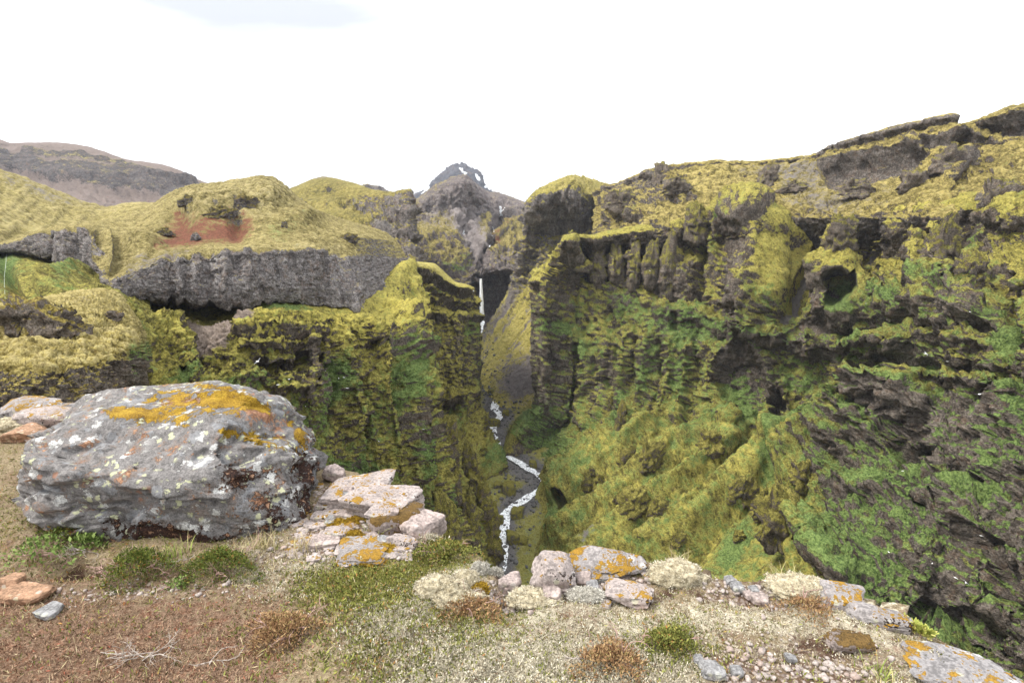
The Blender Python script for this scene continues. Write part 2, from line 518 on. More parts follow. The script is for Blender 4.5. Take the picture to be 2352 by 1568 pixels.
M_far = terrain_mat('far_hills_rock_and_moss', 90, rock=((0.065, 0.057, 0.053), (0.15, 0.132, 0.122), (0.235, 0.21, 0.196)), bias=-0.05,
                    moss=((0.10, 0.088, 0.028), (0.20, 0.17, 0.05), (0.32, 0.265, 0.09)))
M_peak = terrain_mat('peak_rock_and_snow', 300, rock=((0.022, 0.022, 0.028), (0.05, 0.049, 0.058), (0.095, 0.092, 0.105)), bias=-3.0)
M_near = terrain_mat('terrace_rock_and_moss', 5, bias=0.12, lich=0.3,
                     moss=((0.10, 0.075, 0.020), (0.24, 0.19, 0.05), (0.42, 0.35, 0.13)))

def wrapcol(col, du=12, dd=80, first=True):
    """the same column carried round the corner and away"""
    return [(u + du, v + 4, d + dd) for u, v, d in col]

# ---- far snowy peak
cols = []
for u, v in [(880, 470), (950, 447), (990, 425), (1012, 402), (1020, 392), (1040, 378), (1066, 374), (1085, 384), (1104, 396), (1112, 420), (1122, 436), (1150, 452), (1200, 470)]:
    cols.append([(u, v + 18, 3300), (u, v, 3000), (u, v + 14, 2920), (u, v + 40, 2820), (u, v + 90, 2650)])
pk = Sheet(cols, 170, 110, 0.5); pk.fade = 0.75 + 0 * pk.U
rough_cliff(pk, 150, 24, vert=0.5, strata=0.3, soft=0.9, seed=4)
for (u, v, ru, rv, a) in [(1064, 392, 11, 6, 30), (1070, 396, 8, 8, 0), (1065, 412, 20, 8, 10), (1060, 406, 10, 7, 20), (1075, 420, 10, 8, 0), (1097, 408, 13, 4, 50), 
                          (1080, 432, 12, 6, 30), (1117, 428, 5, 4, 0), (1098, 438, 12, 4, 0), (1090, 420, 8, 4, 40), (980, 436, 22, 3, -33)]:
    pk.mb[..., 2] = np.maximum(pk.mb[..., 2], 0.95 * pk.fall(u, v, ru * 1.15, rv * 1.15, a))
pk.build('snowy_peak', M_peak)

# dark crag on the skyline beside the cone hill
cols = [[(u, v + 6, 1500), (u, v, 1400), (u, v + 12, 1380), (u, v + 40, 1300)] for u, v in [(800, 440), (836, 424), (842, 421), (852, 424), (872, 427), (885, 434), (900, 446), (930, 455)]]
q = Sheet(cols, 60, 30, 0.5); rough_cliff(q, 40, 9, soft=0.9, seed=2); q.ma[..., 0] = 0.8; q.build('far_skyline_crag', M_far)

# ---- far mountain on the left
sk = [(-120, 318), (0, 320), (25, 328), (60, 327), (120, 326), (200, 336), (250, 352), (290, 366), (330, 371), (375, 378), (415, 392), (445, 408), (470, 418), (560, 440)]
cols = [[(u, v + 14, 1150), (u, v, 1020), (u, v + 24 + 10 * math.sin(u * .01), 960), (u + 10, v + 64, 900), (u + 15, v + 95, 860), (u + 20, v + 160, 760)] for u, v in sk]
q = Sheet(cols, 220, 100, 0.3)
band = q.dist([(-60, 372), (40, 378), (110, 395), (180, 398), (260, 415), (330, 420), (410, 440), (470, 455)], 12)
q.push((1 - sstep(16, 34, band)) * (0.6 + 0.5 * fbm(q.P / 60, 2)), 18)
up = q.dist([(60, 350), (200, 365), (330, 392), (440, 425)], 8)
q.push(1 - sstep(5, 16, up), 7)
rough_cliff(q, 55, 7, strata=0.3, soft=0.35, seed=12)
q.ma[..., 0] = 0.45 + 0.5 * (1 - sstep(14, 32, band)) + 0.4 * (1 - sstep(5, 14, up))
q.ma[..., 3] = 0.75 * sstep(14, 30, band) * sstep(4, 12, up) + 0.1
q.mb[..., 0] = 0.20 * q.poly([(130, 430), (460, 440), (460, 500), (130, 500)], 20)
M_farL = terrain_mat('brown_mountain_rock', 60, rock=((0.035, 0.031, 0.031), (0.08, 0.072, 0.072), (0.13, 0.116, 0.112)), scree=((0.14, 0.108, 0.094), (0.22, 0.178, 0.156)), bias=-0.15,
                     moss=((0.14, 0.12, 0.04), (0.24, 0.20, 0.07), (0.33, 0.28, 0.10)))
q.build('far_left_mountain', M_farL)

# ---- yellow moss slope on the left
bs = [(-140, 350), (-60, 375), (0, 388), (60, 412), (120, 440), (180, 462), (240, 478), (300, 466), (360, 470), (430, 500)]
cols = [[(u, v + 8, 470), (u, v, 400), (u - 12, v + 40, 340), (u - 25, v + 85, 290), (u - 35, v + 130, 250), (u - 40, v + 190, 215)] for u, v in bs]
q = Sheet(cols, 200, 110, 0.3)
rough_soil(q, 60, 5, 3); q.renorm(3)
g = fbm(np.stack([q.qu / 40 + q.qv / 60, q.qv / 260, 0 * q.qu], -1), 3)
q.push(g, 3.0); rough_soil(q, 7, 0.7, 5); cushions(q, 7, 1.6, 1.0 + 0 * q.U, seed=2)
q.mb[..., 1] = 0.55 + 0.3 * g; q.ma[..., 2] = 0.4; q.ma[..., 0] = -0.25
q.ma[..., 3] = 0.42 * q.poly([(0, 385), (140, 445), (240, 480), (120, 470), (0, 420)], 8, 8)
B = q; q.build('left_moss_slope', M_far2 := terrain_mat('slope_moss', 40, bias=0.15, moss=((0.12, 0.098, 0.03), (0.235, 0.195, 0.062), (0.36, 0.305, 0.125))))

# ---- hill F: cone with flat dark cliff at the canyon
cols = [
 [(560, 470, 700), (560, 455, 640), (580, 480, 560), (590, 520, 450), (620, 580, 380)],
 [(650, 450, 760), (662, 434, 640), (690, 470, 560), (720, 520, 450), (760, 590, 370)],
 [(742, 418, 800), (742, 405, 650), (760, 460, 560), (790, 510, 450), (840, 600, 360)],
 [(810, 430, 760), (810, 419, 630), (810, 470, 530), (825, 515, 445), (870, 610, 360)],
 [(860, 446, 660), (860, 436, 570), (858, 476, 500), (865, 525, 435), (905, 610, 360)],
 [(905, 446, 600), (905, 440, 520), (905, 485, 470), (915, 535, 425), (935, 630, 365)],
 [(940, 440, 560), (944, 435, 500), (946, 485, 465), (954, 545, 430), (962, 640, 385)],
 [(948, 442, 620), (951, 440, 580), (953, 490, 560), (960, 550, 530), (966, 650, 480)]]
q = Sheet(cols, 190, 120, 0.35)
cl = q.poly([(860, 440), (950, 430), (975, 660), (900, 600), (870, 520), (780, 470)], 10, 6)
q.Cl = np.maximum(q.Cl * 0.6, cl * 0.9)
for pts, a in [([(700, 468), (800, 466), (870, 478), (950, 490)], 6), ([(730, 500), (800, 505), (860, 520), (955, 545)], 6), ([(800, 540), (880, 560), (960, 590)], 5)]:
    dd = q.dist(pts, 6); q.push(1 - sstep(2, 11, dd), a)
rough_cliff(q, 34, 5.5, strata=0.7, soft=0.25, seed=21)
q.ma[..., 0] = 0.0 + 0.5 * cl
q.ma[..., 1] = 0.3 * q.fall(895, 492, 22, 8)
q.ma[..., 3] = 0.8 * q.poly([(850, 500), (905, 520), (900, 560), (860, 540)], 8) + 0.45 * q.fall(735, 408, 30, 14) + 0.6 * q.poly([(860, 570), (920, 590), (925, 640), (880, 610)], 6)
q.build('cone_hill', M_far)

# ---- valley head: brown hill, layered slopes and waterfall cliff
cols = [
 [(925, 468, 1100), (925, 462, 960), (925, 520, 800), (930, 570, 700), (940, 620, 650), (950, 700, 610), (950, 810, 560)],
 [(955, 462, 1080), (958, 455, 940), (958, 515, 800), (960, 560, 690), (970, 612, 645), (980, 700, 606), (985, 810, 560)],
 [(1000, 432, 1060), (1000, 424, 920), (1000, 500, 800), (1005, 556, 680), (1010, 610, 640), (1018, 690, 606), (1020, 810, 560)],
 [(1040, 416, 1040), (1040, 407, 900), (1042, 490, 800), (1045, 552, 690), (1048, 605, 640), (1055, 690, 600), (1060, 810, 560)],
 [(1068, 412, 1040), (1066, 402, 890), (1068, 490, 800), (1075, 560, 690), (1080, 612, 635), (1082, 690, 600), (1080, 810, 565)],
 [(1095, 430, 1080), (1092, 421, 920), (1095, 500, 830), (1098, 575, 700), (1100, 606, 632), (1100, 690, 622), (1100, 800, 570)],
 [(1122, 446, 1150), (1122, 440, 1000), (1122, 505, 860), (1122, 575, 720), (1125, 604, 630), (1126, 690, 622), (1120, 790, 572)],
 [(1148, 450, 1150), (1146, 442, 1010), (1148, 510, 850), (1148, 575, 715), (1150, 606, 625), (1150, 690, 615), (1140, 780, 570)],
 [(1172, 458, 1150), (1172, 452, 1020), (1172, 515, 840), (1170, 572, 700), (1172, 612, 610), (1172, 680, 590), (1160, 770, 560)],
 [(1215, 475, 1130), (1215, 468, 1000), (1212, 525, 830), (1208, 575, 690), (1212, 622, 590), (1214, 685, 560), (1190, 770, 535)],
 [(1275, 490, 1100), (1275, 485, 950), (1270, 530, 800), (1270, 575, 670), (1270, 630, 570), (1270, 690, 520), (1260, 770, 480)]]
q = Sheet(cols, 210, 200, 0.3)
q.bump(1018, 605, 62, 38, 16, prof='d')                     # mossy hump left of the gorge
q.ridge([(1070, 410), (1085, 430), (1100, 455)], 14, 12)
q.bump(1115, 545, 22, 30, 16); q.bump(1105, 572, 18, 12, 12); q.bump(1115, 515, 12, 10, 10)
q.ridge([(1150, 490), (1132, 520), (1126, 545), (1122, 575), (1112, 598)], 15, -26)     # the gorge of the stream
q.ridge([(1075, 500), (1070, 540), (1085, 580)], 22, -14)
q.renorm(4)
alc = q.poly([(1084, 648), (1098, 636), (1125, 640), (1150, 630), (1172, 628), (1172, 668), (1140, 718), (1118, 742), (1090, 740)], 7, 2)
q.push(alc, -42)
q.bump(1104, 612, 9, 12, -18, prof='p')
for pts, wd, a in [([(960, 560), (1010, 540), (1060, 556), (1090, 590)], 9, 9), ([(965, 590), (1020, 566), (1075, 590)], 8, 8), ([(960, 500), (1010, 510), (1050, 505)], 10, 7), ([(1100, 560), (1140, 540), (1175, 520), (1210, 505)], 12, 10), ([(1110, 600), (1150, 575), (1200, 560)], 9, 9),
                   ([(1090, 520), (1110, 505), (1120, 530)], 10, 8), ([(1140, 490), (1180, 480), (1210, 490)], 10, 8), ([(1040, 440), (1030, 480), (1050, 500)], 12, 6), ([(1000, 440), (985, 480)], 14, -6), ([(1160, 460), (1150, 490)], 12, -8), ([(1190, 540), (1160, 575)], 9, -8)]: q.ridge(pts, wd, a, 6)
q.renorm(3); q.Cl = np.maximum(q.Cl, 0.55)
rough_cliff(q, 46, 8.0, strata=0.9, soft=0.5, seed=31, vert=0.6, Ls=13); q.renorm(1); rough_cliff(q, 15, 2.4, strata=0.5, soft=0.5, seed=35, vert=0.8)
q.ma[..., 0] = 0.28 + 0.7 * (1 - sstep(1.1, 2.0, q.row)) + 0.75 * q.poly([(1088, 590), (1180, 575), (1230, 620), (1230, 760), (1080, 760)], 10) + 0.25 * q.poly([(1040, 400), (1210, 450), (1200, 500), (1100, 520), (1060, 470)], 12)
q.ma[..., 3] = 0.75 * q.poly([(1040, 470), (1085, 480), (1135, 480), (1150, 500), (1100, 505), (1110, 590), (1080, 600), (1055, 545)], 8) + 0.40 * q.poly([(955, 455), (1060, 405), (1090, 440), (1040, 520), (960, 520)], 14) + 0.3 * q.poly([(1100, 440), (1215, 465), (1210, 500), (1120, 500)], 10) + 0.12
q.ma[..., 1] = 0.55 * (q.fall(1075, 605, 30, 9, 15) + q.fall(1045, 622, 42, 14)) + 0.35 * q.fall(1090, 660, 22, 30)
q.mb[..., 0] = 0.38 * q.poly([(1150, 510), (1175, 500), (1180, 520), (1120, 590), (1105, 590)], 6) + 0.3 * q.fall(1155, 560, 25, 14)
for (u, v, ru, rv, a) in [(1155, 481, 14, 5, 0), (1151, 474, 4, 6, 0), (1075, 517, 5, 5, -40)]:
    q.mb[..., 2] = np.maximum(q.mb[..., 2], 0.95 * q.fall(u, v, ru, rv, a))
VH = q
q.build('valley_head', terrain_mat('valley_head_rock_and_moss', 60, rock=((0.075, 0.064, 0.064), (0.155, 0.134, 0.130), (0.25, 0.222, 0.212)), bias=0.10, scree=((0.15, 0.128, 0.122), (0.25, 0.222, 0.212)),
                                   moss=((0.10, 0.085, 0.032), (0.21, 0.175, 0.062), (0.34, 0.28, 0.10))))

# ---- butte and yellow scree slope on the right of the fall
cols = [
 [(1226, 476, 720), (1222, 470, 660), (1218, 545, 640), (1205, 605, 640), (1190, 660, 650), (1135, 735, 640), (1104, 778, 625)],
 [(1220, 470, 660), (1214, 464, 562), (1206, 545, 540), (1190, 605, 535), (1168, 668, 545), (1128, 735, 560), (1100, 772, 572)],
 [(1248, 446, 700), (1243, 434, 556), (1238, 542, 525), (1226, 605, 512), (1205, 682, 500), (1150, 768, 495), (1096, 850, 477)],
 [(1280, 432, 700), (1276, 416, 556), (1272, 540, 515), (1260, 605, 500), (1240, 690, 485), (1175, 790, 470), (1102, 872, 446)],
 [(1318, 418, 720), (1316, 404, 565), (1312, 538, 508), (1305, 605, 488), (1285, 700, 466), (1205, 815, 445), (1118, 905, 420)],
 [(1360, 424, 720), (1360, 412, 575), (1352, 535, 505), (1345, 610, 478), (1325, 715, 450), (1240, 840, 425), (1140, 940, 395)],
 [(1390, 432, 720), (1388, 421, 580), (1395, 530, 500), (1390, 615, 465), (1375, 740, 435), (1290, 880, 405), (1170, 980, 375)],
 [(1440, 440, 720), (1440, 432, 590), (1450, 530, 500), (1450, 620, 455), (1430, 760, 420), (1350, 920, 390), (1230, 1020, 355)]]
q = Sheet(cols, 170, 260, 0.35)
q.ridge([(1316, 415), (1310, 450), (1330, 490)], 22, 8)
q.bump(1240, 480, 30, 60, 10); q.bump(1275, 470, 18, 50, -8)
yel = q.poly([(1160, 690), (1230, 640), (1300, 640), (1330, 800), (1220, 850), (1110, 860), (1080, 855), (1095, 815), (1115, 775)], 10, 4)
low = q.poly([(1150, 845), (1230, 800), (1260, 900), (1180, 930), (1130, 880)], 22, 14)
top = q.poly([(1235, 432), (1316, 400), (1392, 416), (1395, 500), (1340, 480), (1325, 430), (1290, 430)], 8, 6)
q.Cl = np.where(q.row < 3.6, np.maximum(q.Cl, 0.8), q.Cl * 0.25) * (1 - 0.8 * yel)
rough_cliff(q, 40, 7.5, strata=0.8, soft=0.2, seed=41, Ls=12); q.renorm(1); rough_cliff(q, 13, 2.2, strata=0.5, soft=0.25, seed=45)
g = fbm(np.stack([q.qu / 14, q.qv / 190, 0 * q.qu], -1), 4, 0.6)
q.push(g * yel, 3.5); rough_soil(q, 9, 0.9, 6)
q.ma[..., 0] = np.where(q.row < 3.7, 0.34, 0.0) * (1 - yel) + 0.9 * low - 0.35 * yel - 0.6 * top
q.ma[..., 2] = 0.5 * yel
q.mb[..., 1] = 0.5 * top
q.ma[..., 3] = yel * (0.10 + 0.9 * np.clip(-g * 2.0, 0, 1)) + 0.75 * low + 0.55 * q.poly([(1160, 690), (1175, 655), (1210, 650), (1160, 730), (1110, 790), (1100, 770)], 6, 4) + 0.25 * q.poly([(1190, 560), (1300, 560), (1260, 620), (1200, 620)], 10)
q.ma[..., 1] = 0.4 * q.poly([(1290, 570), (1330, 545), (1300, 600), (1240, 640)], 6) + 0.25 * q.fall(1250, 560, 40, 14)
q.mb[..., 0] = 0.28 * q.fall(1300, 520, 60, 12)
SL = q
q.build('butte_and_scree_slope', terrain_mat('butte_rock_and_moss', 44, rock=((0.085, 0.075, 0.070), (0.18, 0.16, 0.15), (0.28, 0.255, 0.243)), bias=0.12, scree=((0.11, 0.095, 0.09), (0.20, 0.176, 0.168)),
                               moss=((0.12, 0.105, 0.028), (0.27, 0.235, 0.06), (0.40, 0.34, 0.11))))

# ---- canyon floor
rows = [(752, 1060, 1170, 605), (800, 1050, 1180, 545), (850, 1050, 1210, 478), (900, 1050, 1230, 424), (965, 1060, 1260, 372), (1050, 1070, 1330, 320), (1110, 1060, 1350, 288), (1180, 1060, 1420, 262), (1260, 1060, 1520, 236), (1340, 1060, 1560, 212), (1450, 1060, 1600, 184)]
cols = []
for t in np.linspace(0, 1, 6):
    cols.append([(a + (b - a) * t, v - 14 * abs(2 * t - 1) ** 2, d) for v, a, b, d in rows])
q = Sheet(cols, 120, 260, 0.3)
_base = q.P.copy(); rough_soil(q, 14, 1.6, 8, 4, 0.6); rough_soil(q, 2.5, 0.5, 9, 3)
RIV = [(1103, 858, 8), (1122, 872, 10), (1135, 882, 15), (1141, 898, 15), (1140, 920, 15), (1136, 940, 20), (1149, 955, 14), (1140, 970, 14), (1132, 985, 17), (1140, 1010, 13), (1152, 1036, 13), (1166, 1048, 16), (1184, 1058, 20),
       (1216, 1079, 24), (1238, 1092, 18), (1250, 1110, 16), (1236, 1128, 18), (1216, 1139, 22), (1197, 1154, 30), (1172, 1170, 25), (1158, 1189, 30), (1154, 1217, 30), (1157, 1239, 25), (1160, 1267, 14), (1158, 1290, 14), (1150, 1330, 18)]
rd = q.dist([(a, b) for a, b, _ in RIV])
q.ma[..., 3] = 0.25 + 0.65 * (1 - sstep(14, 42, rd)); q.ma[..., 2] = 0.2; q.ma[..., 0] = -0.2
q.ma[..., 1] = 0.25 * sstep(30, 60, rd)
_w = (1 - sstep(14, 40, rd))[..., None]; q.P = _base * _w + q.P * (1 - _w); q.lift(1 - sstep(8, 26, rd), -1.0)
FL = q
q.build('canyon_floor', terrain_mat('canyon_floor_gravel_and_moss', 16, bias=0.1, scree=((0.055, 0.052, 0.052), (0.19, 0.18, 0.175)), moss=((0.07, 0.07, 0.018), (0.18, 0.17, 0.045), (0.30, 0.27, 0.08))))

# ---- right side, upper hill
rim = [(1360, 440, 470), (1388, 428, 450), (1432, 414, 430), (1480, 395, 415), (1508, 383, 405), (1560, 376, 400), (1640, 368, 390), (1722, 370, 385), (1810, 361, 375), (1870, 352, 362), (1905, 336, 352), (1940, 325, 345), (2040, 296, 325), (2120, 276, 305),
       (2150, 268, 300), (2188, 265, 294), (2194, 281, 297), (2240, 276, 290), (2310, 247, 275), (2352, 238, 268), (2480, 215, 250)]
cols = []
for u, v, d in rim:
    dv = 440 + 60 * max(0, (1650 - u) / 260) - v
    dv = max(dv, 80)
    cols.append([(u, v + 18, d + 120), (u, v, d), (u + 4, v + 0.14 * dv, d - 10), (u + 2, v + dv * 0.45, d - 22), (u, v + dv * 0.75, d - 38), (u, v + dv, d - 55), (u, v + dv + 60, d - 75), (u, v + dv + 140, d - 60)])
q = Sheet(cols, 400, 175, 0.35)
q.push(1 - sstep(3, 11, q.dist([(1930, 334), (2040, 303), (2120, 283), (2188, 271)], 3)), 3.5)
ov1 = q.poly([(1890, 395), (1950, 372), (2040, 368), (2100, 345), (2130, 350), (2090, 385), (2020, 410), (1930, 430), (1890, 420)], 6, 4)     # dark overhung band
q.push(ov1, -9)
q.ridge([(1895, 380), (1960, 362), (2050, 352), (2120, 322), (2200, 310), (2270, 320)], 12, 6)
ov2 = q.poly([(2110, 325), (2180, 310), (2190, 322), (2130, 340)], 4, 2); q.push(ov2, -6)
ov3 = q.poly([(2260, 290), (2360, 270), (2360, 305), (2270, 310)], 5, 3); q.push(ov3, -7); q.ridge([(2250, 285), (2352, 262)], 9, 4)
for (u, v, ru, rv, a) in [(1770, 420, 30, 22, 4), (1440, 470, 48, 40, 10), (1500, 400, 40, 14, 6), (2205, 385, 55, 30, 10), (2300, 470, 60, 30, 8), (1560, 450, 50, 18, 7), (1540, 415, 25, 14, 8)]:
    q.bump(u, v, ru, rv, a, prof='d')
crag = q.poly([(1390, 425), (1500, 390), (1530, 440), (1470, 490), (1390, 500)], 8, 4)
q.ridge([(1390, 425), (1394, 500)], 10, 8)
q.renorm(4); q.Cl = np.maximum(q.Cl, 0.9 * crag)
rough_cliff(q, 26, 3.6, strata=0.7, soft=0.45, seed=51)
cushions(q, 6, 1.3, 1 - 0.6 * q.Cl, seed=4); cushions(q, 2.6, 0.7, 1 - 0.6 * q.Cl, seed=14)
q.ma[..., 0] = 0.05 + 0.8 * ov1 + 0.8 * ov2 + 0.8 * ov3 + 0.45 * crag + 0.8 * (1 - sstep(3, 10, q.dist([(1880, 352), (1940, 332), (2040, 303), (2120, 283), (2188, 271)], 3))) + 0.9 * (q.fall(1770, 415, 26, 24) + q.fall(2200, 380, 36, 26) + 0.6 * q.fall(2310, 480, 50, 30)) + 0.5 * q.fall(1500, 392, 50, 10)
q.ma[..., 3] = 0.52 * q.poly([(1780, 400), (1890, 375), (1900, 430), (2010, 430), (2050, 410), (2060, 440), (1980, 480), (1880, 500), (1800, 470)], 26, 16) + 0.35 * q.poly([(1640, 380), (1880, 365), (1870, 400), (1700, 410)], 10, 10)
q.ma[..., 1] = 0.3 * q.fall(1450, 490, 40, 14, -25) + 0.35 * q.fall(2150, 330, 45, 9, -10) + 0.2 * q.fall(2330, 400, 40, 40)
q.ma[..., 2] = 0.15; q.mb[..., 1] = 0.25
RU = q
q.build('right_upper_hillside', M_rupper)

# ---- right side, the castellated canyon wall and its talus
c0 = [(1297, 542, 385), (1264, 610, 385), (1222, 646, 381), (1220, 735, 378), (1224, 860, 376), (1228, 925, 374), (1194, 955, 374), (1168, 985, 368)]
cols = [wrapcol(c0, 14, 110), c0,
 [(1368, 538, 375), (1362, 600, 362), (1335, 662, 352), (1318, 765, 348), (1312, 880, 345), (1300, 955, 340), (1270, 1005, 335), (1232, 1052, 324)],
 [(1437, 522, 370), (1440, 590, 345), (1430, 680, 335), (1410, 770, 328), (1402, 870, 322), (1385, 930, 315), (1330, 1005, 305), (1268, 1098, 290)],
 [(1520, 506, 365), (1520, 590, 335), (1515, 690, 320), (1500, 765, 312), (1490, 880, 305), (1470, 955, 295), (1378, 1055, 280), (1256, 1170, 262)],
 [(1600, 480, 360), (1600, 580, 322), (1600, 680, 308), (1600, 755, 298), (1592, 880, 288), (1580, 965, 275), (1446, 1095, 255), (1244, 1245, 238)],
 [(1668, 438, 350), (1680, 565, 305), (1690, 690, 288), (1700, 762, 280), (1702, 880, 268), (1690, 975, 255), (1505, 1150, 228), (1236, 1345, 210)],
 [(1768, 454, 340), (1790, 590, 288), (1790, 715, 265), (1802, 775, 260), (1812, 890, 252), (1784, 1005, 240), (1605, 1180, 205), (1290, 1430, 178)],
 [(1848, 490, 345), (1872, 600, 295), (1880, 705, 255), (1890, 782, 248), (1900, 890, 238), (1882, 1000, 222), (1705, 1210, 188), (1390, 1490, 158)],
 [(1932, 505, 322), (1945, 600, 270), (1952, 695, 238), (1962, 792, 230), (1972, 890, 222), (1968, 1000, 202), (1800, 1250, 165), (1490, 1560, 138)],
 [(2018, 520, 315), (2030, 620, 255), (2045, 715, 215), (2052, 800, 208), (2062, 900, 196), (2058, 1020, 172), (1900, 1285, 140), (1640, 1610, 118)],
 [(2095, 460, 290), (2110, 570, 232), (2120, 695, 197), (2122, 770, 188), (2122, 900, 172), (2105, 1075, 150), (1985, 1330, 122), (1790, 1660, 104)],
 [(2230, 440, 258), (2230, 560, 207), (2232, 680, 180), (2236, 775, 166), (2232, 900, 152), (2205, 1100, 136), (2125, 1390, 112), (1985, 1710, 98)],
 [(2352, 430, 232), (2352, 560, 182), (2352, 680, 157), (2352, 775, 144), (2352, 900, 132), (2335, 1120, 118), (2290, 1430, 98), (2220, 1760, 88)],
 [(2560, 420, 200), (2560, 560, 160), (2560, 680, 135), (2560, 775, 124), (2560, 900, 112), (2570, 1120, 98), (2570, 1430, 82), (2560, 1760, 74)]]
for c in cols:
    u, v, d = c[0]; c.insert(0, (u + 3, v + 14, d + 70))
q = Sheet(cols, 440, 410, 0.3)
z_ = q.P[..., 2].copy()
# -- buttresses and pinnacle tier under the crest
for (u, v, ru, rv, a) in [(1317, 590, 19, 60, 10), (1374, 600, 21, 58, 11), (1418, 605, 20, 52, 11), (1455, 605, 15, 52, 10), (1498, 605, 18, 58, 11), (1533, 620, 18, 85, 10),
                          (1570, 640, 40, 70, 9), (1600, 520, 24, 60, 9), (1560, 560, 16, 60, 6), (1640, 540, 20, 70, 7)]:
    q.bump(u, v, ru, rv, a, prof='d')
for pts, wd, a in [([(1343, 560), (1345, 640)], 11, -12), ([(1396, 575), (1396, 640)], 8, -10), ([(1437, 570), (1440, 640)], 8, -10), ([(1476, 570), (1478, 640)], 9, -12), ([(1516, 575), (1514, 625)], 7, -9), ([(1621, 520), (1610, 600), (1604, 690)], 10, -9)]:
    q.ridge(pts, wd, a, 3)
q.bump(1712, 470, 62, 44, 11, prof='p')                                           # mesa block
q.ridge([(1655, 452), (1690, 436), (1767, 457)], 9, 5, 3)
q.ridge([(1716, 500), (1734, 530), (1742, 600), (1752, 690), (1756, 740)], 70, 26, 6)   # big brown buttress
q.bump(1700, 690, 45, 90, 8, prof='d')
q.ridge([(1790, 500), (1845, 560), (1862, 610)], 30, 6, 4)
q.ridge([(1838, 470), (1885, 543), (1868, 611), (1830, 690), (1795, 735)], 28, -15, 5)  # gully
q.bump(1945, 545, 26, 60, 13, prof='d'); q.ridge([(1935, 490), (1950, 560), (1930, 620), (1890, 660)], 32, 10, 5)
q.ridge([(2020, 525), (2010, 580), (1985, 640)], 34, -12, 5)
q.ridge([(2095, 470), (2070, 540), (2010, 610), (1930, 660)], 34, 12, 5)
q.bump(1955, 690, 95, 70, 14, prof='d')                                          # brow over the cave
q.bump(2055, 670, 45, 70, 10, prof='d')
q.bump(2128, 560, 22, 120, 12, prof='d'); q.bump(2176, 570, 26, 85, 14, prof='d'); q.bump(2150, 640, 40, 50, 8, prof='d'); q.bump(2245, 620, 26, 60, 9, prof='d')
q.ridge([(2152, 520), (2150, 660)], 9, -8, 3); q.ridge([(2215, 500), (2215, 660)], 12, -9, 3)
q.bump(2198, 706, 92, 62, 12, prof='p'); q.bump(2318, 492, 44, 40, 9, prof='d')
q.ridge([(2295, 640), (2310, 760), (2320, 900)], 30, -10, 4)
# -- ledge tier
led = [(1520, 700), (1600, 706), (1640, 726), (1700, 748), (1760, 760), (1830, 772), (1900, 782), (1950, 774), (2050, 760), (2130, 758), (2260, 770)]
q.push(1 - sstep(6, 26, q.dist([(a, b + 14) for a, b in led], 12)), 4.5)
q.push(1 - sstep(5, 20, q.dist([(a, b - 22) for a, b in led], 12)), -2.5)
q.bump(1868, 800, 55, 27, 11, prof='p'); q.bump(2035, 792, 92, 34, 8, prof='p'); q.bump(1990, 872, 55, 20, 8, prof='p'); q.bump(1990, 905, 46, 24, -5, prof='p')
q.ridge([(1940, 845), (2140, 835), (2300, 850)], 14, -4, 10)
q.ridge([(2060, 870), (2300, 885)], 10, 6, 6)
# -- left slab ribs
for pts, wd, a in [([(1312, 775), (1300, 860), (1285, 960)], 22, 14), ([(1345, 800), (1348, 880), (1340, 970)], 20, 12), ([(1388, 810), (1380, 900), (1370, 950)], 18, 8), ([(1325, 790), (1318, 900), (1312, 960)], 8, -8),
                   ([(1250, 660), (1245, 800), (1255, 930)], 12, 5), ([(1275, 740), (1270, 930)], 12, -6), ([(1440, 760), (1432, 860), (1415, 940)], 12, 6), ([(1455, 780), (1455, 930)], 12, -7),
                   ([(1490, 780), (1480, 880), (1440, 960)], 22, 10), ([(1545, 790), (1540, 880), (1520, 960), (1450, 1020)], 26, 12), ([(1520, 800), (1515, 900), (1500, 950)], 10, -8), ([(1582, 800), (1575, 900), (1555, 960)], 20, 9),
                   ([(1600, 800), (1590, 900), (1570, 980)], 10, -8), ([(1225, 640), (1290, 610), (1320, 600)], 26, 7)]:
    q.ridge(pts, wd * 1.15, a * 0.75, 9)
# -- amphitheatre, shaft, spurs
q.bump(1700, 880, 62, 70, -9, prof='p'); q.ridge([(1640, 860), (1660, 800), (1720, 775), (1770, 830), (1775, 900)], 18, 8, 5)
q.bump(1665, 990, 60, 46, 12, prof='d'); q.bump(1690, 970, 50, 40, 8, prof='d')
q.bump(1784, 950, 24, 66, -11, ang=8, prof='p')
q.ridge([(1800, 880), (1815, 960), (1790, 1010)], 16, 8, 4)
q.ridge([(2116, 900), (2071, 952), (2046, 993), (2012, 1023), (1945, 1052), (1870, 1078), (1832, 1086)], 54, 26, 5)
q.ridge([(1990, 930), (1900, 990), (1800, 1060), (1700, 1140), (1600, 1210), (1500, 1290)], 60, 18, 6)
q.ridge([(1690, 1040), (1600, 1110), (1500, 1180), (1400, 1260), (1330, 1310)], 44, 15, 6)
q.ridge([(1590, 1020), (1520, 1060), (1460, 1120), (1380, 1180), (1290, 1230)], 40, 15, 6)
q.ridge([(1500, 1000), (1440, 1050), (1340, 1110)], 34, 12, 6)
q.ridge([(1780, 1000), (1690, 1073), (1622, 1127), (1556, 1169), (1480, 1240)], 24, -10, 5)
q.ridge([(1960, 1010), (1850, 1075), (1740, 1150), (1640, 1230), (1560, 1310)], 22, -9, 5)
q.ridge([(1960, 1160), (1879, 1223), (1840, 1290)], 40, 6, 4); q.ridge([(1876, 1215), (1888, 1264), (1912, 1289), (1941, 1345)], 34, 13, 4)
q.bump(2010, 1110, 60, 60, 7, prof='d'); q.bump(1795, 1200, 48, 58, 11, prof='d'); q.bump(1930, 1120, 40, 30, 8, prof='d')
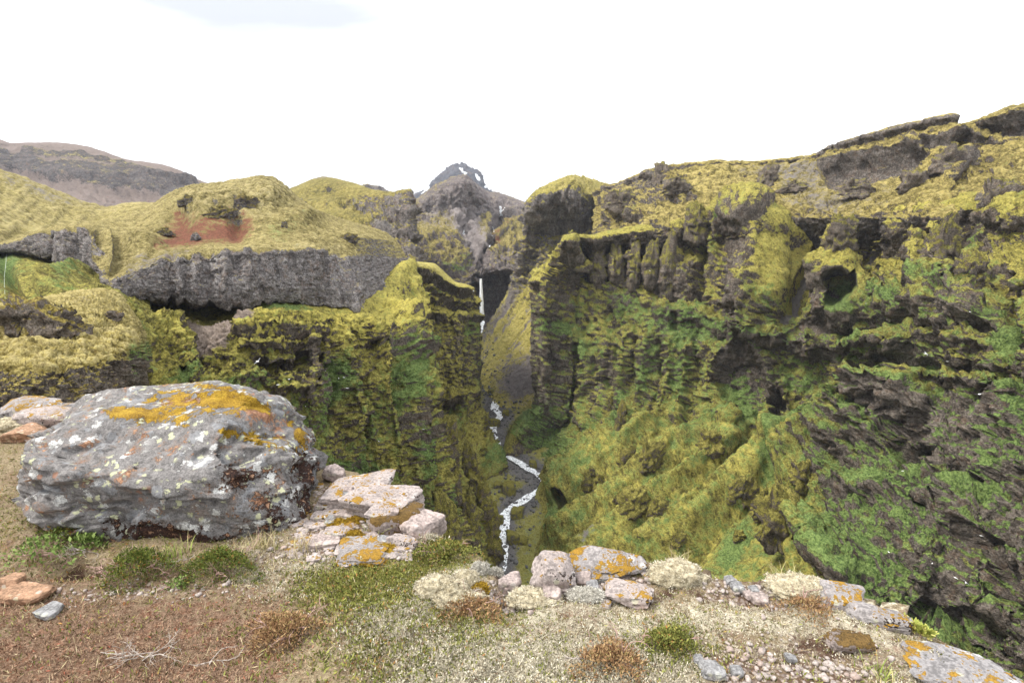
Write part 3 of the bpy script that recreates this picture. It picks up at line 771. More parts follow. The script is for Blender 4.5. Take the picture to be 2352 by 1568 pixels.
q.bump(1296, 1108, 58, 60, 13, prof='d'); q.bump(1290, 1156, 16, 14, -14, prof='p')
q.bump(2112, 1052, 48, 20, -10, prof='p'); q.bump(2170, 990, 46, 90, 6, prof='d'); q.bump(2060, 1020, 20, 60, 5)
q.bump(2200, 1420, 120, 50, -9, prof='p'); q.bump(2300, 1330, 60, 60, -8, prof='p'); q.bump(2120, 1300, 50, 60, 6, prof='d'); q.bump(2240, 1180, 60, 70, 6, prof='d')
q.renorm(5)
CAVES = [(1962, 694, 27, 24, 26), (1990, 912, 36, 13, 5), (1289, 1154, 15, 13, 12), (2112, 1052, 44, 16, 12), (1955, 905, 12, 24, 8), (2180, 1440, 90, 30, 6), (1550, 742, 9, 24, 8)]           # the arched cave
talw = 0; tal = q.poly([(1480, 960), (1590, 975), (1700, 1000), (1780, 1020), (1830, 985), (1900, 930), (2060, 910), (2110, 905), (2030, 1010), (1900, 1070), (1840, 1090), (1860, 1180), (1900, 1280), (1960, 1400), (1500, 1700), (1100, 1500), (1230, 1180), (1330, 1010)], 14, 10)
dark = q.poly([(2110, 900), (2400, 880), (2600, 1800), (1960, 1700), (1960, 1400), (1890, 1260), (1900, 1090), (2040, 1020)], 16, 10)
slope2 = q.poly([(1760, 500), (1840, 520), (1880, 600), (1840, 690), (1790, 720), (1755, 640), (1745, 560)], 10, 5)
q.Cl = np.maximum(q.Cl, 0.85); q.Cl = q.Cl * (1 - 0.86 * tal) * (1 - 0.85 * slope2)
q.Cl = blur(q.Cl, 4)
rough_cliff(q, 24, 3.6, vert=0.45, strata=0.28, soft=0.10, seed=61, Ls=9)
_c = q.Cl.copy(); q.Cl = dark; rough_cliff(q, 36, 5.0, vert=0.7, strata=0.5, soft=0.0, seed=63, Ls=16); q.Cl = _c
q.renorm(2)
rough_cliff(q, 8, 0.85, vert=0.35, strata=0.12, soft=0.12, seed=66, Ls=3)
g = fbm(np.stack([q.qu / 26, q.qv / 170, 0 * q.qu], -1), 4, 0.6, off=6)
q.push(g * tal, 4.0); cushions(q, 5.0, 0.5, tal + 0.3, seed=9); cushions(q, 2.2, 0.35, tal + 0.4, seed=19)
for u_, v_, ru_, rv_, a_ in CAVES: q.carve(q.fall(u_, v_, ru_, rv_, 0, 'p'), a_)
# -- where rock, herbs, yellow moss, scree and soil lie
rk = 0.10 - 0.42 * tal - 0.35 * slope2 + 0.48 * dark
br = [([(1665, 560), (1735, 540), (1750, 690), (1745, 760), (1680, 750), (1655, 700)], .75), ([(1516, 600), (1604, 590), (1606, 690), (1520, 690)], .5), ([(1890, 640), (1935, 690), (1920, 790), (1800, 780), (1850, 720)], .75),
      ([(1225, 760), (1300, 800), (1290, 940), (1228, 930)], .55), ([(1370, 870), (1400, 830), (1405, 920), (1360, 960)], .5), ([(1660, 790), (1780, 800), (1780, 900), (1740, 930), (1650, 870)], .55), ([(1765, 880), (1802, 880), (1796, 1010), (1766, 1030)], .95),
      ([(1310, 560), (1550, 560), (1540, 680), (1430, 690), (1320, 620)], .38), ([(2120, 480), (2300, 490), (2290, 660), (2120, 660)], .5), ([(2190, 690), (2290, 670), (2290, 760), (2190, 765)], .6), ([(1655, 450), (1770, 455), (1760, 520), (1660, 520)], .55),
      ([(2080, 930), (2300, 910), (2250, 1060), (2100, 1080)], .55), ([(2080, 1180), (2352, 1150), (2400, 1568), (2050, 1560), (2100, 1350)], .35), ([(1770, 770), (1925, 775), (1920, 830), (1800, 820)], .45), ([(2150, 840), (2352, 820), (2352, 890), (2150, 890)], .3)]
for pts, a in br: rk = rk + a * q.poly(pts, 12, 9)
q.ma[..., 0] = rk
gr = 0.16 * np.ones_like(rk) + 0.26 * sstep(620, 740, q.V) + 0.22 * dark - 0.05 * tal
for (u, v, ru, rv, ang, a) in [(1700, 765, 170, 26, 10, .55), (1560, 745, 70, 40, -10, .5), (1430, 690, 60, 30, 20, .4), (1380, 640, 40, 20, 0, .3), (1270, 752, 50, 18, 8, .75), (1340, 800, 26, 20, 30, .6), (1695, 905, 45, 40, 0, .7), (1690, 870, 30, 34, 0, .5), (1720, 950, 40, 22, 0, .5),
                               (1945, 900, 60, 40, -30, .5), (2000, 790, 60, 24, -30, .55), (2080, 850, 60, 40, -30, .45), (2070, 690, 60, 30, -10, .6), (1965, 712, 26, 22, 0, .7), (1960, 760, 60, 20, -10, .3), (2200, 680, 70, 20, 0, .5), (2240, 560, 22, 80, 0, .4), (1660, 500, 26, 26, -40, .5), (1640, 560, 20, 40, 0, .3),
                               (1240, 970, 60, 50, 30, .7), (1250, 1020, 50, 30, 20, .6), (1265, 1195, 70, 30, -10, .8), (1340, 1080, 60, 40, -30, .3), (1420, 940, 16, 50, 10, .55), (1600, 1000, 50, 26, -30, .35), (1490, 850, 20, 60, 10, .4), (1560, 850, 26, 70, 10, .3),
                               (1680, 1260, 30, 70, 35, .65), (1820, 1080, 80, 14, -35, .6), (1900, 1000, 60, 20, -35, .5), (2150, 1180, 90, 60, 20, .45), (2000, 1300, 60, 70, 40, .5), (2250, 1060, 70, 60, 0, .4), (2320, 860, 40, 80, 0, .4), (2330, 980, 60, 80, 0, .4), (2120, 1430, 40, 60, 30, .55), (1760, 1000, 40, 16, -20, .4), (1850, 880, 50, 20, 0, .4), (2300, 760, 30, 80, 0, .35)]:
    gr = gr + a * q.fall(u, v, ru, rv, ang)
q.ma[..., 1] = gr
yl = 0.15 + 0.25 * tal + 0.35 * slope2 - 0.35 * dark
for (u, v, ru, rv, ang, a) in [(1280, 625, 60, 20, -25, .9), (1340, 560, 60, 24, 0, .5), (1480, 540, 120, 24, -10, .45), (1720, 580, 26, 50, 20, .9), (1850, 560, 60, 60, 0, .3), (1945, 530, 30, 40, 0, .7), (1980, 640, 80, 30, -35, .6), (2090, 480, 40, 50, -40, .7), (1990, 800, 60, 16, -10, .5), (1880, 1060, 80, 18, -25, .8),
                               (1760, 1110, 60, 40, -40, .6), (1840, 1250, 50, 60, 30, .8), (1700, 1280, 120, 60, -30, .5), (1560, 1250, 100, 60, -30, .4), (1440, 780, 50, 14, 0, .4), (1540, 780, 30, 24, 20, .5), (1330, 780, 20, 30, 20, .6), (1420, 1000, 60, 14, -30, .5), (2160, 520, 40, 30, 0, .5), (2200, 460, 80, 30, 0, .4)]:
    yl = yl + a * q.fall(u, v, ru, rv, ang)
q.ma[..., 2] = yl
q.ma[..., 3] = 0.95 * (1 - sstep(2, 9, q.dist([(1838, 470), (1885, 543), (1868, 611), (1830, 690), (1795, 735)], 5))) + 0.8 * q.poly([(2040, 500), (2060, 510), (2000, 620), (1985, 610)], 8, 4) + 0.6 * (1 - sstep(2, 7, q.dist([(1780, 1000), (1690, 1073), (1622, 1127), (1556, 1169)], 3))) + 0.5 * q.poly([(1440, 1200), (1460, 1190), (1370, 1300), (1350, 1300)], 8, 4)
q.mb[..., 0] = 0.30 * q.poly([(1820, 700), (1920, 700), (1915, 770), (1810, 770)], 10, 8) + 0.36 * q.poly([(1545, 720), (1565, 700), (1560, 770), (1545, 770)], 5, 3)
RW = q
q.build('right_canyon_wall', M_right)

# ---- left side: promontory far down the canyon
cols = [
 [(925, 606, 420), (928, 598, 330), (930, 660, 312), (930, 740, 300), (940, 860, 290), (960, 980, 285), (990, 1150, 270)],
 [(962, 610, 420), (962, 601, 335), (965, 655, 318), (965, 740, 308), (975, 860, 298), (990, 980, 290), (1020, 1130, 272)],
 [(1000, 614, 430), (1000, 606, 345), (1002, 670, 325), (1005, 740, 315), (1012, 860, 305), (1030, 970, 296), (1060, 1115, 276)],
 [(1045, 654, 430), (1045, 646, 350), (1046, 690, 335), (1048, 745, 326), (1052, 860, 318), (1068, 975, 306), (1105, 1120, 280)],
 [(1076, 664, 430), (1078, 654, 356), (1080, 695, 346), (1082, 745, 340), (1082, 860, 333), (1094, 965, 322), (1128, 1105, 291)],
 [(1086, 668, 440), (1088, 660, 365), (1091, 700, 358), (1094, 750, 354), (1092, 860, 348), (1102, 960, 338), (1150, 1085, 304)],
 [(1084, 672, 500), (1086, 664, 460), (1089, 704, 450), (1092, 754, 440), (1094, 864, 430), (1100, 940, 410), (1130, 1020, 370)]]
q = Sheet(cols, 170, 270, 0.35)
for pts, wd, a in [([(970, 700), (975, 960)], 16, 6), ([(1000, 740), (1010, 960)], 14, -6), ([(1035, 740), (1040, 900)], 16, 7), ([(1060, 760), (1066, 960)], 10, -6), ([(1085, 720), (1088, 900)], 12, 4), ([(980, 660), (1050, 700), (1090, 690)], 10, 5), ([(970, 720), (1090, 730)], 12, 5), ([(980, 690), (1080, 715)], 7, -5), ([(1108, 960), (1124, 1030), (1140, 1080)], 24, 7), ([(1110, 960), (1118, 1060)], 10, -5)]:
    q.ridge(pts, wd, a, 4)
q.bump(1042, 940, 22, 18, -12, prof='p'); q.bump(1042, 912, 34, 16, 7, prof='d')
q.renorm(4)
rough_cliff(q, 24, 3.4, vert=0.4, strata=0.6, soft=0.3, seed=71, Ls=7)
q.renorm(2); rough_cliff(q, 7, 0.8, vert=0.7, strata=0.4, soft=0.4, seed=76, Ls=3)
q.ma[..., 0] = 0.05 + 0.3 * q.fall(1080, 850, 22, 90) + 0.3 * q.fall(1000, 840, 40, 50) + 0.3 * q.fall(1040, 790, 30, 30)
q.ma[..., 1] = 0.12 + 0.5 * q.fall(1075, 760, 24, 40) + 0.4 * q.fall(1000, 670, 40, 10) + 0.6 * q.fall(1135, 1050, 40, 50) + 0.4 * q.fall(1060, 940, 20, 70) + 0.4 * q.fall(1090, 860, 14, 60)
q.ma[..., 2] = 0.15 + 0.6 * sstep(760, 680, q.V) - 0.3 * sstep(780, 900, q.V)
q.mb[..., 1] = 0.4 * sstep(690, 620, q.V)
GL = q
q.build('left_promontory', M_left)

# ---- left side: the dome hill, bench and caprock
cols = [
 [(-120, 556, 250), (-120, 552, 205), (-120, 556, 190), (-120, 562, 175), (-120, 568, 168), (-120, 590, 166), (-120, 600, 176)],
 [(30, 556, 240), (34, 551, 195), (35, 553, 182), (36, 555, 172), (38, 558, 165), (48, 577, 163), (50, 585, 175)],
 [(96, 536, 250), (95, 528, 205), (92, 529, 188), (90, 531, 170), (90, 534, 161), (105, 592, 157), (108, 600, 170)],
 [(150, 528, 260), (150, 518, 215), (146, 521, 190), (142, 525, 170), (140, 529, 158), (152, 605, 154), (154, 612, 168)],
 [(215, 520, 270), (215, 510, 225), (207, 515, 190), (200, 520, 165), (198, 526, 151), (212, 624, 146), (214, 632, 160)],
 [(330, 492, 290), (328, 482, 238), (305, 525, 190), (275, 570, 150), (250, 650, 110), (262, 685, 108), (266, 690, 122)],
 [(384, 452, 290), (384, 446, 235), (362, 500, 188), (340, 556, 148), (300, 626, 115), (300, 690, 112), (303, 696, 128)],
 [(412, 440, 290), (408, 434, 232), (395, 505, 185), (385, 556, 150), (370, 597, 122), (352, 693, 119), (352, 698, 136)],
 [(440, 434, 290), (440, 425, 226), (440, 495, 182), (440, 545, 152), (440, 587, 127), (435, 700, 123), (435, 706, 141)],
 [(505, 428, 290), (505, 419, 222), (512, 490, 182), (540, 545, 156), (560, 582, 133), (556, 704, 129), (556, 712, 147)],
 [(555, 420, 290), (552, 412, 226), (560, 482, 188), (600, 540, 161), (620, 580, 138), (610, 698, 134), (610, 706, 150)],
 [(602, 414, 300), (602, 405, 230), (612, 478, 194), (655, 535, 168), (690, 578, 145), (680, 696, 141), (682, 702, 154)],
 [(640, 428, 300), (642, 418, 234), (662, 482, 203), (705, 535, 178), (746, 576, 152), (742, 705, 148), (744, 711, 158)],
 [(690, 466, 300), (688, 456, 242), (722, 500, 215), (758, 540, 190), (775, 590, 160), (822, 709, 152), (826, 715, 162)],
 [(735, 496, 310), (735, 488, 255), (790, 515, 235), (830, 545, 208), (840, 596, 192), (862, 700, 178), (866, 710, 186)],
 [(790, 512, 330), (790, 504, 282), (835, 520, 262), (868, 548, 236), (880, 598, 222), (905, 690, 205), (910, 700, 212)],
 [(860, 530, 380), (860, 524, 330), (890, 535, 305), (918, 560, 280), (938, 600, 262), (950, 690, 240), (955, 700, 250)]]
q = Sheet(cols, 390, 225, 0.3, vt=0.9)
sk = q.poly([(420, 425), (660, 400), (700, 470), (600, 500), (430, 500)], 12, 6)
for (u, v, ru, rv, a) in [(470, 470, 60, 36, 5), (610, 440, 50, 40, 5), (540, 460, 40, 40, 4), (700, 500, 60, 20, 4), (330, 560, 60, 20, 4), (540, 500, 20, 40, -3)]: q.bump(u, v, ru, rv, a)
red = q.poly([(400, 488), (440, 500), (470, 505), (500, 500), (530, 490), (575, 495), (580, 520), (555, 548), (470, 548), (400, 560), (360, 572), (380, 530)], 22, 12)
q.push(red, -2.5)
for u in (300, 345, 392, 430, 478, 520, 566, 600, 640, 676, 712, 752): q.ridge([(u, 585), (u + random.uniform(-6, 6), 640), (u + random.uniform(-9, 9), 700)], 15, random.uniform(-2.2, 1.6), 6)
q.ridge([(790, 600), (805, 650), (815, 705)], 14, 2.5, 3)
for pts, wd, a in [([(165, 525), (170, 600)], 14, -4), ([(110, 535), (118, 590)], 12, -3), ([(222, 540), (225, 620)], 12, -2), ([(240, 545), (250, 620)], 14, 3)]: q.ridge(pts, wd, a, 4)
q.renorm(3)
capw = sstep(3.75, 4.0, q.row) * (1 - sstep(5.15, 5.4, q.row))
q.Cl = np.clip(q.Cl * 0.5 + capw, 0, 1)
rough_cliff(q, 14, 0.95, vert=0.25, strata=0.12, soft=0.3, seed=81, col=0.55, Ls=8, fac=0.8)
q.renorm(1); rough_cliff(q, 3.5, 0.36, vert=0.6, strata=0.2, soft=0.3, seed=86, col=0.3)
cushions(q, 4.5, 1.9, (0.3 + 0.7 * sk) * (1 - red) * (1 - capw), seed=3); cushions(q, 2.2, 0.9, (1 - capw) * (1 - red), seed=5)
q.ma[..., 0] = -0.20 + 1.13 * capw + 0.75 * q.poly([(485, 470), (530, 480), (545, 450), (570, 450), (560, 500), (500, 510)], 8, 8) + 0.55 * q.poly([(760, 500), (860, 530), (960, 600), (940, 700), (850, 660), (800, 560)], 10, 8)
q.mb[..., 0] = 0.92 * red; q.ma[..., 3] = 0.0
q.mb[..., 1] = (1 - capw) * (0.72 * q.poly([(400, 580), (780, 560), (780, 585), (240, 660), (300, 620)], 10, 6) + 0.5 * sk + 0.45)
q.ma[..., 1] = 0.32 * q.fall(640, 530, 46, 26) + 0.3 * q.fall(490, 500, 26, 12) + 0.15 * q.fall(700, 500, 50, 30)
q.ma[..., 2] = 0.2 * (1 - capw)
q.ma[..., 3] = 0.10 + 0.42 * q.poly([(280, 610), (330, 585), (400, 565), (480, 560), (380, 590), (300, 625)], 8, 6)
LH = q
q.build('left_dome_hill', M_cap)

# ---- green hollow on the far left, behind the terrace
cols = [
 [(-160, 560, 190), (-160, 585, 160), (-160, 640, 140), (-160, 700, 115), (-160, 760, 95)],
 [(-20, 556, 190), (-20, 580, 165), (-20, 640, 142), (-20, 700, 118), (-20, 780, 90)],
 [(60, 575, 185), (60, 590, 165), (60, 635, 138), (60, 690, 105), (60, 770, 80)],
 [(150, 600, 175), (150, 610, 160), (150, 640, 130), (150, 680, 95), (150, 760, 74)],
 [(215, 612, 165), (215, 622, 150), (220, 640, 125), (225, 672, 92), (230, 740, 70)],
 [(275, 640, 140), (275, 650, 125), (275, 662, 112), (275, 690, 88), (290, 760, 68)],
 [(345, 680, 135), (345, 690, 122), (350, 740, 104), (360, 800, 86), (370, 880, 70)]]
q = Sheet(cols, 170, 110, 0.3)
q.ridge([(205, 612), (160, 645), (110, 672)], 26, 5, 3); q.ridge([(0, 560), (20, 640), (40, 700)], 22, -5, 3)
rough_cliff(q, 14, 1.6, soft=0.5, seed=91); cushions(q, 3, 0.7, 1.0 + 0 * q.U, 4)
q.ma[..., 0] = -0.25 + 0.35 * q.fall(100, 630, 60, 8) + 0.3 * q.fall(10, 640, 30, 50); q.ma[..., 1] = 0.22 + 0.6 * q.fall(10, 590, 46, 60) + 0.35 * q.fall(165, 645, 60, 16, -35); q.ma[..., 2] = -0.1
HO = q
q.build('left_green_hollow', M_left)

# ---- left canyon wall below the caprock
cols = [
 [(250, 640, 150), (252, 690, 122), (262, 740, 92), (290, 810, 80), (320, 900, 74), (340, 1130, 60)],
 [(340, 650, 160), (342, 698, 128), (352, 756, 104), (380, 830, 95), (402, 910, 88), (420, 1150, 74)],
 [(400, 650, 165), (400, 704, 134), (412, 766, 110), (440, 835, 100), (462, 910, 93), (480, 1170, 80)],
 [(480, 650, 168), (480, 708, 140), (488, 772, 114), (510, 840, 104), (530, 920, 99), (550, 1180, 88)],
 [(556, 645, 172), (556, 700, 138), (558, 752, 116), (588, 850, 112), (610, 950, 108), (640, 1220, 98)],
 [(650, 640, 178), (650, 694, 139), (656, 752, 124), (690, 850, 119), (712, 960, 116), (742, 1240, 108)],
 [(740, 650, 182), (740, 704, 149), (744, 765, 133), (760, 860, 128), (792, 1000, 124), (832, 1290, 116)],
 [(822, 660, 190), (824, 708, 153), (842, 790, 145), (860, 900, 139), (884, 1050, 134), (922, 1340, 126)],
 [(868, 640, 215), (872, 660, 196), (902, 770, 160), (925, 900, 148), (948, 1060, 144), (1000, 1370, 136)],
 [(915, 600, 260), (918, 612, 228), (940, 745, 186), (955, 900, 164), (988, 1080, 156), (1055, 1390, 146)],
 [(944, 592, 290), (946, 600, 252), (962, 735, 212), (978, 900, 186), (1022, 1060, 176), (1108, 1370, 160)],
 [(955, 598, 320), (957, 606, 268), (968, 735, 230), (984, 915, 205), (1044, 1060, 198), (1140, 1330, 178)],
 [(950, 602, 400), (952, 612, 350), (962, 742, 310), (980, 925, 280), (1032, 1070, 260), (1128, 1300, 225)]]
q = Sheet(cols, 360, 300, 0.3)
# tiers, overhang recess, buttresses
rec = q.poly([(345, 692), (440, 702), (560, 702), (640, 716), (560, 722), (480, 742), (440, 720), (370, 715)], 6, 3)
q.push(rec, -3.5)
for pts, wd, a in [([(540, 728), (640, 722), (760, 740)], 12, 3.4), ([(545, 760), (640, 756), (740, 770)], 12, 3.4), ([(560, 790), (720, 795)], 10, 2.6), ([(550, 744), (740, 755)], 7, -2.6), ([(555, 776), (740, 784)], 7, -2.6),
                   ([(430, 760), (470, 790), (500, 830)], 30, -5), ([(360, 740), (420, 752), (440, 790)], 22, 4), ([(400, 770), (440, 830), (450, 870)], 18, 3),
                   ([(705, 790), (706, 920)], 12, 4), ([(690, 800), (690, 850)], 9, -5), ([(735, 790), (730, 840)], 9, -5), ([(780, 740), (785, 860), (800, 1000)], 18, 5), ([(760, 800), (766, 960)], 10, -4),
                   ([(870, 690), (915, 760), (925, 810)], 22, 8), ([(825, 730), (870, 800), (880, 880)], 16, 5), ([(900, 820), (905, 980), (920, 1090)], 18, -5), ([(930, 800), (945, 960), (960, 1100)], 20, 7), ([(860, 880), (890, 1000), (905, 1150)], 20, 6),
                   ([(955, 640), (965, 760), (985, 930)], 10, 5), ([(830, 880), (850, 1020), (870, 1180)], 10, -4), ([(970, 960), (1000, 1090), (1040, 1250)], 16, 7), ([(960, 1000), (975, 1120), (1000, 1250)], 9, -6), ([(1020, 980), (1060, 1060), (1100, 1180), (1150, 1290)], 20, 8), ([(1010, 1040), (1050, 1150), (1080, 1270)], 10, -6),
                   ([(600, 830), (640, 850), (690, 840)], 9, -4), ([(560, 870), (620, 900), (700, 890)], 16, 4)]:
    q.ridge(pts, wd, a, 5)
for (u, v, ru, rv, a, p_) in [(930, 905, 34, 60, 4, 'd'), (850, 760, 40, 50, 4, 'd'), (660, 900, 40, 60, 3, 'd'), (800, 930, 30, 70, 4, 'd'), (900, 760, 30, 40, 5, 'd')]: q.bump(u, v, ru, rv, a, prof=p_)
q.renorm(4)
q.Cl = np.maximum(q.Cl, 0.7)
rough_cliff(q, 13, 1.9, vert=0.4, strata=0.75, soft=0.3, seed=101, Ls=4.5)
q.renorm(2); rough_cliff(q, 4, 0.6, vert=0.6, strata=0.4, soft=0.3, seed=106, Ls=1.8); cushions(q, 2.0, 0.5, 1.0 + 0 * q.U, 11)
for u_, v_, ru_, rv_, a_ in [(425, 845, 16, 11, 7), (645, 838, 24, 9, 6), (692, 825, 8, 22, 6), (735, 818, 10, 18, 5), (845, 800, 10, 12, 4), (1040, 940, 20, 16, 8)]: q.carve(q.fall(u_, v_, ru_, rv_, 0, 'p'), a_)
rk = 0.02 + 0.6 * q.poly([(345, 690), (560, 700), (640, 715), (480, 760), (440, 730)], 8, 4) + 0.0 * q.U
for pts, a in [([(590, 820), (760, 800), (770, 850), (740, 930), (700, 900), (600, 860)], .55), ([(870, 740), (930, 740), (930, 830), (880, 810)], .6), ([(900, 960), (975, 900), (990, 1020), (960, 1060)], .5), ([(395, 800), (470, 830), (450, 880), (400, 870)], .4), ([(850, 660), (960, 620), (960, 720), (900, 740)], .35), ([(790, 830), (840, 850), (830, 930), (790, 900)], .35), ([(690, 790), (730, 790), (725, 920), (690, 920)], .4), ([(1000, 1100), (1060, 1200), (1040, 1280), (1000, 1200)], .35)]:
    rk = rk + a * q.poly(pts, 10, 8)
q.ma[..., 0] = rk
g = 0.16 + 0.12 * sstep(760, 900, q.V) + 0 * rk
for (u, v, ru, rv, ang, a) in [(760, 890, 26, 80, 5, .7), (770, 860, 30, 40, 0, .4), (920, 870, 20, 120, 8, .55), (900, 800, 40, 26, 20, .5), (960, 1060, 24, 100, -8, .55), (820, 1080, 90, 26, 15, .65), (430, 860, 30, 16, 0, .6), (640, 702, 90, 10, 3, .8), (560, 880, 60, 26, 0, .35), (700, 980, 40, 60, 0, .4), (850, 1000, 20, 100, 10, .35), (1000, 1180, 30, 60, 20, .5), (960, 830, 14, 50, 0, .5), (1080, 1260, 30, 40, 0, .3)]:
    g = g + a * q.fall(u, v, ru, rv, ang)
q.ma[..., 1] = g
q.ma[..., 2] = 0.12 + 0.5 * sstep(830, 740, q.V) * sstep(520, 580, q.U) + 0.35 * q.fall(870, 720, 70, 60) - 0.15 * sstep(850, 1000, q.V) + 0.35 * q.fall(470, 830, 30, 60, -30)
q.ma[..., 3] = 0.95 * q.poly([(350, 705), (420, 722), (470, 745), (560, 722), (590, 728), (540, 760), (520, 800), (470, 790), (430, 740)], 6, 4)
LW = q
q.build('left_canyon_wall', M_left)

# ---- left terrace close to the viewpoint
cols = [
 [(-260, 700, 75), (-260, 720, 52), (-260, 780, 34), (-260, 840, 26), (-260, 900, 24.5), (-260, 1000, 23)],
 [(-60, 697, 82), (-60, 712, 56), (-60, 770, 37), (-60, 830, 28), (-60, 910, 26.3), (-60, 1010, 25)],
 [(40, 694, 86), (40, 706, 58), (30, 770, 38), (20, 838, 28.5), (20, 915, 27), (20, 1020, 25.6)],
 [(130, 676, 90), (128, 684, 64), (120, 760, 39), (105, 842, 29.5), (100, 918, 28), (100, 1020, 26.6)],
 [(190, 666, 92), (188, 671, 70), (190, 740, 43), (190, 832, 31.5), (190, 912, 30), (190, 1010, 28.4)],
 [(240, 664, 92), (240, 668, 74), (250, 735, 48), (262, 818, 34.5), (258, 900, 33), (256, 1000, 31)],
 [(276, 672, 92), (280, 690, 76), (302, 740, 54), (320, 806, 40), (312, 890, 38), (306, 1000, 35)],
 [(292, 690, 100), (305, 716, 84), (330, 752, 64), (346, 812, 52), (338, 900, 50), (330, 1000, 46)]]
q = Sheet(cols, 260, 210, 0.3, vt=0.5)
crg = q.poly([(0, 720), (90, 705), (145, 725), (150, 765), (60, 772), (-80, 760), (-80, 730)], 8, 4)
q.push(crg, 1.6)
for (u, v, ru, rv, a) in [(60, 800, 60, 20, .8), (200, 760, 60, 30, .8), (270, 790, 40, 30, .7)]: q.bump(u, v, ru, rv, a)
capw = sstep(3.02, 3.3, q.row)
q.renorm(3)
q.Cl = np.clip(capw + 0.8 * crg + 0.15, 0, 1)
rough_cliff(q, 4.5, 0.55, vert=0.8, strata=0.5, soft=0.3, seed=111, Ls=1.6)
q.renorm(1); rough_cliff(q, 1.2, 0.16, vert=0.9, strata=0.4, soft=0.3, seed=116)
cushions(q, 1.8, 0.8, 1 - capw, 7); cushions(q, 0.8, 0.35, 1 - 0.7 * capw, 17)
q.ma[..., 0] = -0.5 * (1 - capw) + 0.55 * capw + 1.1 * crg
q.mb[..., 1] = 0.65 * (1 - capw); q.ma[..., 2] = 0.25 * (1 - capw)
q.ma[..., 1] = 0.6 * q.poly([(290, 800), (360, 770), (380, 880), (300, 890)], 10, 6)
q.ma[..., 3] = 0.4 * q.fall(190, 690, 40, 10, -10)
TE = q
q.build('left_moss_terrace', M_near)

# ---- the walls go on down to the canyon bed, out of sight of the path
def skirt(name, row, off, z, mat):
    row = row[::4]; lo = row + np.array(off); lo[:, 2] = np.minimum(z, row[:, 2] - 1)
    m_ = (row + lo) / 2 + np.stack([3 * fbm(row / 9, 3), 3 * fbm(row / 9, 3, off=9), 0 * row[:, 0]], -1)
    V_ = np.concatenate([row, m_, lo]); F_ = grid_faces(3, len(row)); Z_ = np.zeros((len(V_), 4)); Z_[:, 1] = 0.2
    o_ = obj(name, mesh_np(name, V_, F_, mat, True, {'ma': Z_, 'mb': Z_ * 0 + np.array([0, 0, 0, .5])})); o_['kind'] = 'structure'
skirt('left_wall_foot', LW.P[-1], (14, -4, 0), -172, M_left)
skirt('right_wall_foot', RW.P[-1], (-20, -4, 0), -172, M_right)
skirt('left_terrace_foot', TE.P[-1], (6, 4, 0), -172, M_left)
n_ = 60
gx, gy = np.meshgrid(np.linspace(-500, 400, n_), np.linspace(420, -90, n_))
gz = -171 + 2.5 * fbm(np.stack([gx / 30, gy / 30, 0 * gx], -1), 3)
Z_ = np.zeros((n_ * n_, 4)); Z_[:, 3] = 0.4
o_ = obj('canyon_bed', mesh_np('canyon_bed', np.stack([gx, gy, gz], -1).reshape(-1, 3), grid_faces(n_, n_), M_left, True, {'ma': Z_, 'mb': Z_ * 0 + np.array([0, 0, 0, .5])})); o_['kind'] = 'structure'
# ================================================================== WATER
def water_mat(name, scale, white=0.5, stretch=(1, 1, 1)):
    s = NT(name)
    p = s.mapv(s.pos(), tuple(scale * k for k in stretch))
    a = s.noise(p, 1.0, 5, 0.65, 0.8); b = s.noise(p, 3.3, 4, 0.7, 0.4)
    f = s.step(s.ma('ADD', s.ma('MULTIPLY', a, 0.6), s.ma('MULTIPLY', b, 0.4)), 0.56 - white * 0.22, 0.66 - white * 0.22)
    col = s.mix(f, (0.20, 0.215, 0.23), (0.86, 0.88, 0.90))
    return s.fin(col, s.ma('MULTIPLY_ADD', f, 0.6, 0.2), s.bump(b, 0.6, 0.4 / scale), 0.4)
M_river = water_mat('white_water', 0.8, 0.62)
M_fall = water_mat('falling_water', 0.5, 0.85, (1, 1, 0.12))
M_trickle = NT('thin_trickle').fin((0.30, 0.34, 0.28), 0.4)
_fv = np.array([r[0] for r in rows]); _fd = np.array([r[3] for r in rows])
def floor_d(v): return np.interp(v, _fv, _fd)
def ribbon(name, pts, mat, dfun, lift=0.5, n=160, m=14, rag=0.28, seed=0, sag=0.0, bumpz=0.25):
    pts = np.array(pts, float)
    k = np.concatenate([[0], np.cumsum(np.hypot(*np.diff(pts[:, :2], axis=0).T))])
    q = np.linspace(0, k[-1], n)
    I = _interp(k, pts, q, 0.3)
    t = np.linspace(-0.5, 0.5, m)
    e = np.stack([q / 12, 0 * q + seed, 0 * q], -1)
    wl = 1 + rag * 2 * fbm(e, 4, 0.7); wr = 1 + rag * 2 * fbm(e, 4, 0.7, off=40)
    U = I[:, :1] + I[:, 2:3] * t * np.where(t < 0, wl[:, None], wr[:, None])
    V = I[:, 1:2] + 0 * U
    D = np.array([dfun(u, v) for u, v in zip(I[:, 0], I[:, 1])])[:, None] + 0 * U
    P = at(U, V, D)
    P[..., 2] += lift + bumpz * fbm(P / 1.6, 3, 0.6) - sag * (2 * np.abs(t)) ** 2
    o = obj(name, mesh_np(name, P.reshape(-1, 3), grid_faces(n, m), mat))
    return o
o = ribbon('river', RIV, M_river, lambda u, v: floor_d(v), 0.5, 420, 16)
tag(o, kind='structure')
def vh_d(u, v): return VH.hit(u, v)[0][1]
_pd = 596.0
n = 90
tt = np.linspace(0, 1, n)
ang = np.linspace(0, 2 * np.pi, 17)[:-1]
P0 = at(1104.5, 640, _pd); P1 = at(1107, 728, _pd - 2)
Vv = []
